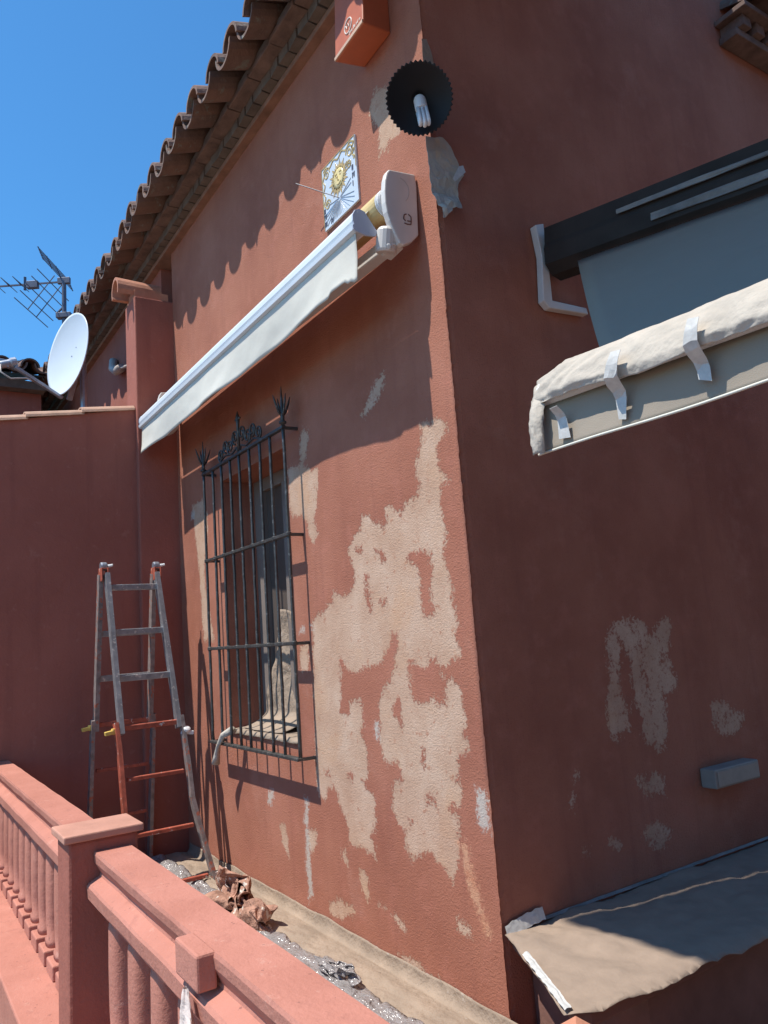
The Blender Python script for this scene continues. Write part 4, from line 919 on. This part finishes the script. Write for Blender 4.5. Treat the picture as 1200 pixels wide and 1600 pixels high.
# ------------------------------------------------------------------ balustrade
YC = -1.022
def rail_prof():
    h = [(.048,.668),(.051,.660),(.049,.640),(.034,.612),(.036,.604),(.066,.590),(.070,.584),(.068,.552),(.050,.532),(.045,.520)]
    return [(YC-a, b) for a, b in h] + [(YC+a, b) for a, b in reversed(h)]
def shaft(mb, x):
    rings = [(.046,.215),(.046,.235),(.040,.245),(.043,.30),(.044,.40),(.043,.50),(.040,.521)]
    vs = []; n = 20
    for r_, z in rings:
        for k in range(n):
            a = 2*math.pi*k/n; c, s = math.cos(a), math.sin(a); e = .62
            vs.append((x + r_*math.copysign(abs(c)**e, c), YC + r_*math.copysign(abs(s)**e, s), z))
    mb.add(vs, [(i*n+k, i*n+(k+1) % n, (i+1)*n+(k+1) % n, (i+1)*n+k) for i in range(len(rings)-1) for k in range(n)] + [tuple(range(n-1,-1,-1)), tuple((len(rings)-1)*n+k for k in range(n))])
def balustrade(x0, x1, label, xs):
    b = root('balustrade', ((x0+x1)/2, YC, 0), label, 'balustrade', 'balustrade sections along the terrace')
    g = MB(); n = 60; pr = rail_prof(); m_ = len(pr); vs = []
    for i in range(n+1):
        x = x0 + (x1-x0)*i/n
        for k, (y, z) in enumerate(pr):
            e = .0016*nz(x*6, k*.9, 1); rg = .006*abs(nz(x*45, k, 3)) if 7 <= k <= 12 else 0
            vs.append((x, y+e, z+e - (rg if k in (8, 9, 10, 11) else 0)))
    g.add(vs, [(i*m_+k, (i+1)*m_+k, (i+1)*m_+(k+1) % m_, i*m_+(k+1) % m_) for i in range(n) for k in range(m_)] + [tuple(range(m_)), tuple(n*m_+k for k in range(m_-1,-1,-1))])
    obj('handrail', g, M['rail'], b)
    g = MB(); g.box(x0, x1, -1.215, YC+.12, -.55, .165); obj('base_wall', g, M['rail'], b, bevel=.006)
    for x in xs:
        g = MB(); shaft(g, x); s = obj('baluster', g, M['rail'], b, smooth=True)
        g = MB(); g.box(x-.055, x+.055, YC-.062, YC+.062, .166, .214); obj('plinth', g, M['rail'], s, bevel=.005)
    return b
balustrade(-2.86, -.567, 'far left painted balustrade section between the post and dividing wall', [-2.76+.158*k for k in range(14)])
balustrade(-.409, 1.75, 'near right painted balustrade section with a block on its rail', [-.275+.187*k for k in range(11)])
po = root('balustrade_post', (-.489, -1.045, 0), 'square red post with dusty flat cap between the balustrade sections', 'post')
g = MB(); g.box(-.565, -.411, -1.138, -.952, -.55, .700); obj('shaft', g, M['smooth_red'], po, bevel=.008)
g = MB(); g.box(-.580, -.398, -1.152, -.938, .7005, .721); obj('cap', g, M['rail_cap'], po, bevel=.004)
g = MB(); g.box(.385, .505, -1.104, -1.066, .606, .669)
top('rail_block', g, M['rail'], 'square plastered block stuck on the outer face of the near rail', 'block', bevel=.005)
g = MB()
def rg(u, v):
    z = .604 - .080*v; a = u*2*math.pi; r_ = (.008 + .020*v)*(1+.35*math.sin(a*3+v*4)) + .004*nz(u*9, v*7, 2)
    return (.455 + r_*math.cos(a)*.9 + .01*v, -1.108 + r_*math.sin(a)*.45, z)
g.grid(rg, 30, 16)
top('hanging_rag', g, M['rag_w'], 'small stained white rag hanging under the rail block', 'rag')
# ------------------------------------------------------------------ flat slab added above the picture to shade the side wall and parapet
pr_ = root('shade_slab', (1.6, -.8, 4.2), 'flat slab added out of view over the corner to shade the side wall', 'shade slab')
g = MB(); g.prism([(-.334,-1.66),(.16,-1.60),(.30,-1.42),(3.3,-1.42),(3.3,.75),(.02,.75),(.01,-.2),(-.035,-.2)], (0,0,4.2), (1,0,0), (0,1,0), (0,0,1), .08); obj('slab', g, M['smooth_red'], pr_)
for yv in (-1.12, .65): g = MB(); g.box(3.15,3.27,yv-.06,yv+.06,-.55,4.198); obj('post', g, M['smooth_red'], pr_)  # posts added to carry the shade slab
fw_ = root('added_shade_wall', (5.4, 0, 0), 'tall plain wall added out of view to darken the side wall', 'house')  # unseen wall, added to cut the sky light on the side wall
g = MB(); g.box(5.2, 5.6, -3.2, 7.5, -.55, 5.2); obj('wall', g, M['stucco'], fw_)
g = MB(); g.box(5.05, 5.6, -3.3, 7.6, 5.201, 5.35); obj('eave', g, M['brick'], fw_)
# ------------------------------------------------------------------ satellite dish on the neighbour side
ds = root('satellite_dish', (-3.70, -.48, 2.75), 'round white satellite dish standing behind the dividing wall', 'satellite dish')
dc = V(-3.743,-.486,3.363)
vd = (dc-CAM).normalized(); vr = (rt - vd*rt.dot(vd)).normalized(); vu = vr.cross(vd)
dn = (vr*(-.875) + vu*.31 - vd*.37).normalized()
g = MB(); R_ = .308
g.lathe([(.0001,-.045),(.08,-.042),(.16,-.033),(.24,-.017),(.295,-.002),(R_,.003),(R_,-.004),(.295,-.010),(.16,-.041),(.0001,-.055)], dc, dn, 48)
rf = obj('reflector', g, M['dish'], ds, smooth=True)
g = MB(); e1 = (up - dn*up.dot(dn)).normalized(); e2 = dn.cross(e1)
for a, b in ((.0, .02), (.06, -.03), (-.17, .05)): g.lathe([(.006,0),(.004,.003)], dc + e1*a + e2*b - dn*.043, dn, 8)
obj('bolt', g, M['galv'], rf)
lnb = V(-3.74,-.865,3.24); base = dc - e1*.325 - dn*.02
g = MB(); g.bar(base, lnb+V(.02,.03,-.03), .022, .03); g.bar(dc-dn*.10, base-dn*.05, .04, .03); obj('feed_arm', g, M['galv'], ds, bevel=.003)
g = MB(); ld_ = (dc-lnb).normalized(); g.lathe([(0,-.06),(.026,-.06),(.028,.0),(.036,.01),(.036,.045),(0,.05)], lnb, ld_, 16); g.bar(lnb-V(0,0,.01), lnb+V(-.02,-.10,.01), .05, .04); obj('feed_head', g, M['galv'], ds, bevel=.003)
g = MB(); g.tube([lnb+V(0,-.06,-.01), lnb+V(.03,-.06,-.08), lnb+V(.06,.0,-.13), lnb+V(.02,.10,-.10), base.lerp(lnb,.5)+V(0,0,-.01)], .006, 6); obj('cable', g, M['pvc'], ds, smooth=True)
pb_ = dc - dn*.12
g = MB(); g.tube([pb_ + V(0,0,.05), (pb_.x, pb_.y, 2.70)], .022, 10); g.bar(pb_, dc-dn*.05, .07, .09); obj('mast', g, M['galv'], ds)

# ------------------------------------------------------------------ aerial
mt = V(-5.562,-.159,4.80)
an = root('tv_aerial', (mt.x, mt.y, 3.95), 'thin television aerial on a mast above the tiled eaves against the sky', 'aerial')
eh = V(-.834,.551,0); bh_ = V(-.551,-.834,0)
g = MB(); g.tube([(mt.x, mt.y, 3.95), mt], .021, 10); obj('mast', g, M['ant'], an)
g = MB(); g.bar(mt-V(0,0,.01)-bh_*.05, mt-V(0,0,.01)+bh_*1.1, .014, .014); obj('boom', g, M['ant'], an)
for fn in (lambda g: g.bar(mt-bh_*.06, mt+bh_*.06, .06, .035), lambda g: g.bar(mt-V(0,0,.36)-bh_*.07, mt-V(0,0,.36)+bh_*.07, .05, .07), lambda g: g.bar(mt-V(0,0,.33)+bh_*.07, mt-V(0,0,.26), .015, .02), lambda g: g.bar(mt+bh_*.25-V(0,0,.02), mt+bh_*.36-V(0,0,.02), .07, .05), lambda g: g.bar(mt+bh_*.38-V(0,0,.07), mt+bh_*.38+V(0,0,.07), .025, .012)):
    g = MB(); fn(g); obj('clamp', g, M['ant'], an, bevel=.003)
for k in range(6):
    c = mt + bh_*(.42+.115*k) - V(0,0,.004); L_ = .17-.006*k
    g = MB(); g.tube([c-eh*L_, c-eh*.06, c, c+eh*.06, c+eh*L_], [.003,.003,.008,.008,.003] if False else [.0035,.006,.009,.0035,.0035], 6); obj('element', g, M['ant'], an)
up_d = (bh_*.35 + V(0,0,.94)).normalized(); lo_d = (bh_*.62 - V(0,0,.78)).normalized()
g = MB()
for k in range(5):
    c = mt + bh_*.02 + up_d*(.04+.03*k); g.tube([c-eh*.0+eh*-.40, c+eh*.30], .004, 6)
for q in (-.38, -.2, 0, .28): g.tube([mt+bh_*.02+eh*q+up_d*.03, mt+bh_*.02+eh*q+up_d*.17], .006, 6)
obj('upper_reflector', g, M['ant'], an)
g = MB()
for k in range(5):
    c = mt + bh_*.06 + lo_d*(.06+.085*k); g.tube([c-eh*.36, c+eh*.34], .0045, 6)
for q in (-.12, .06): g.tube([mt+bh_*.04+eh*q, mt+bh_*.04+eh*q+lo_d*.42], .005, 6)
obj('lower_reflector', g, M['ant'], an)
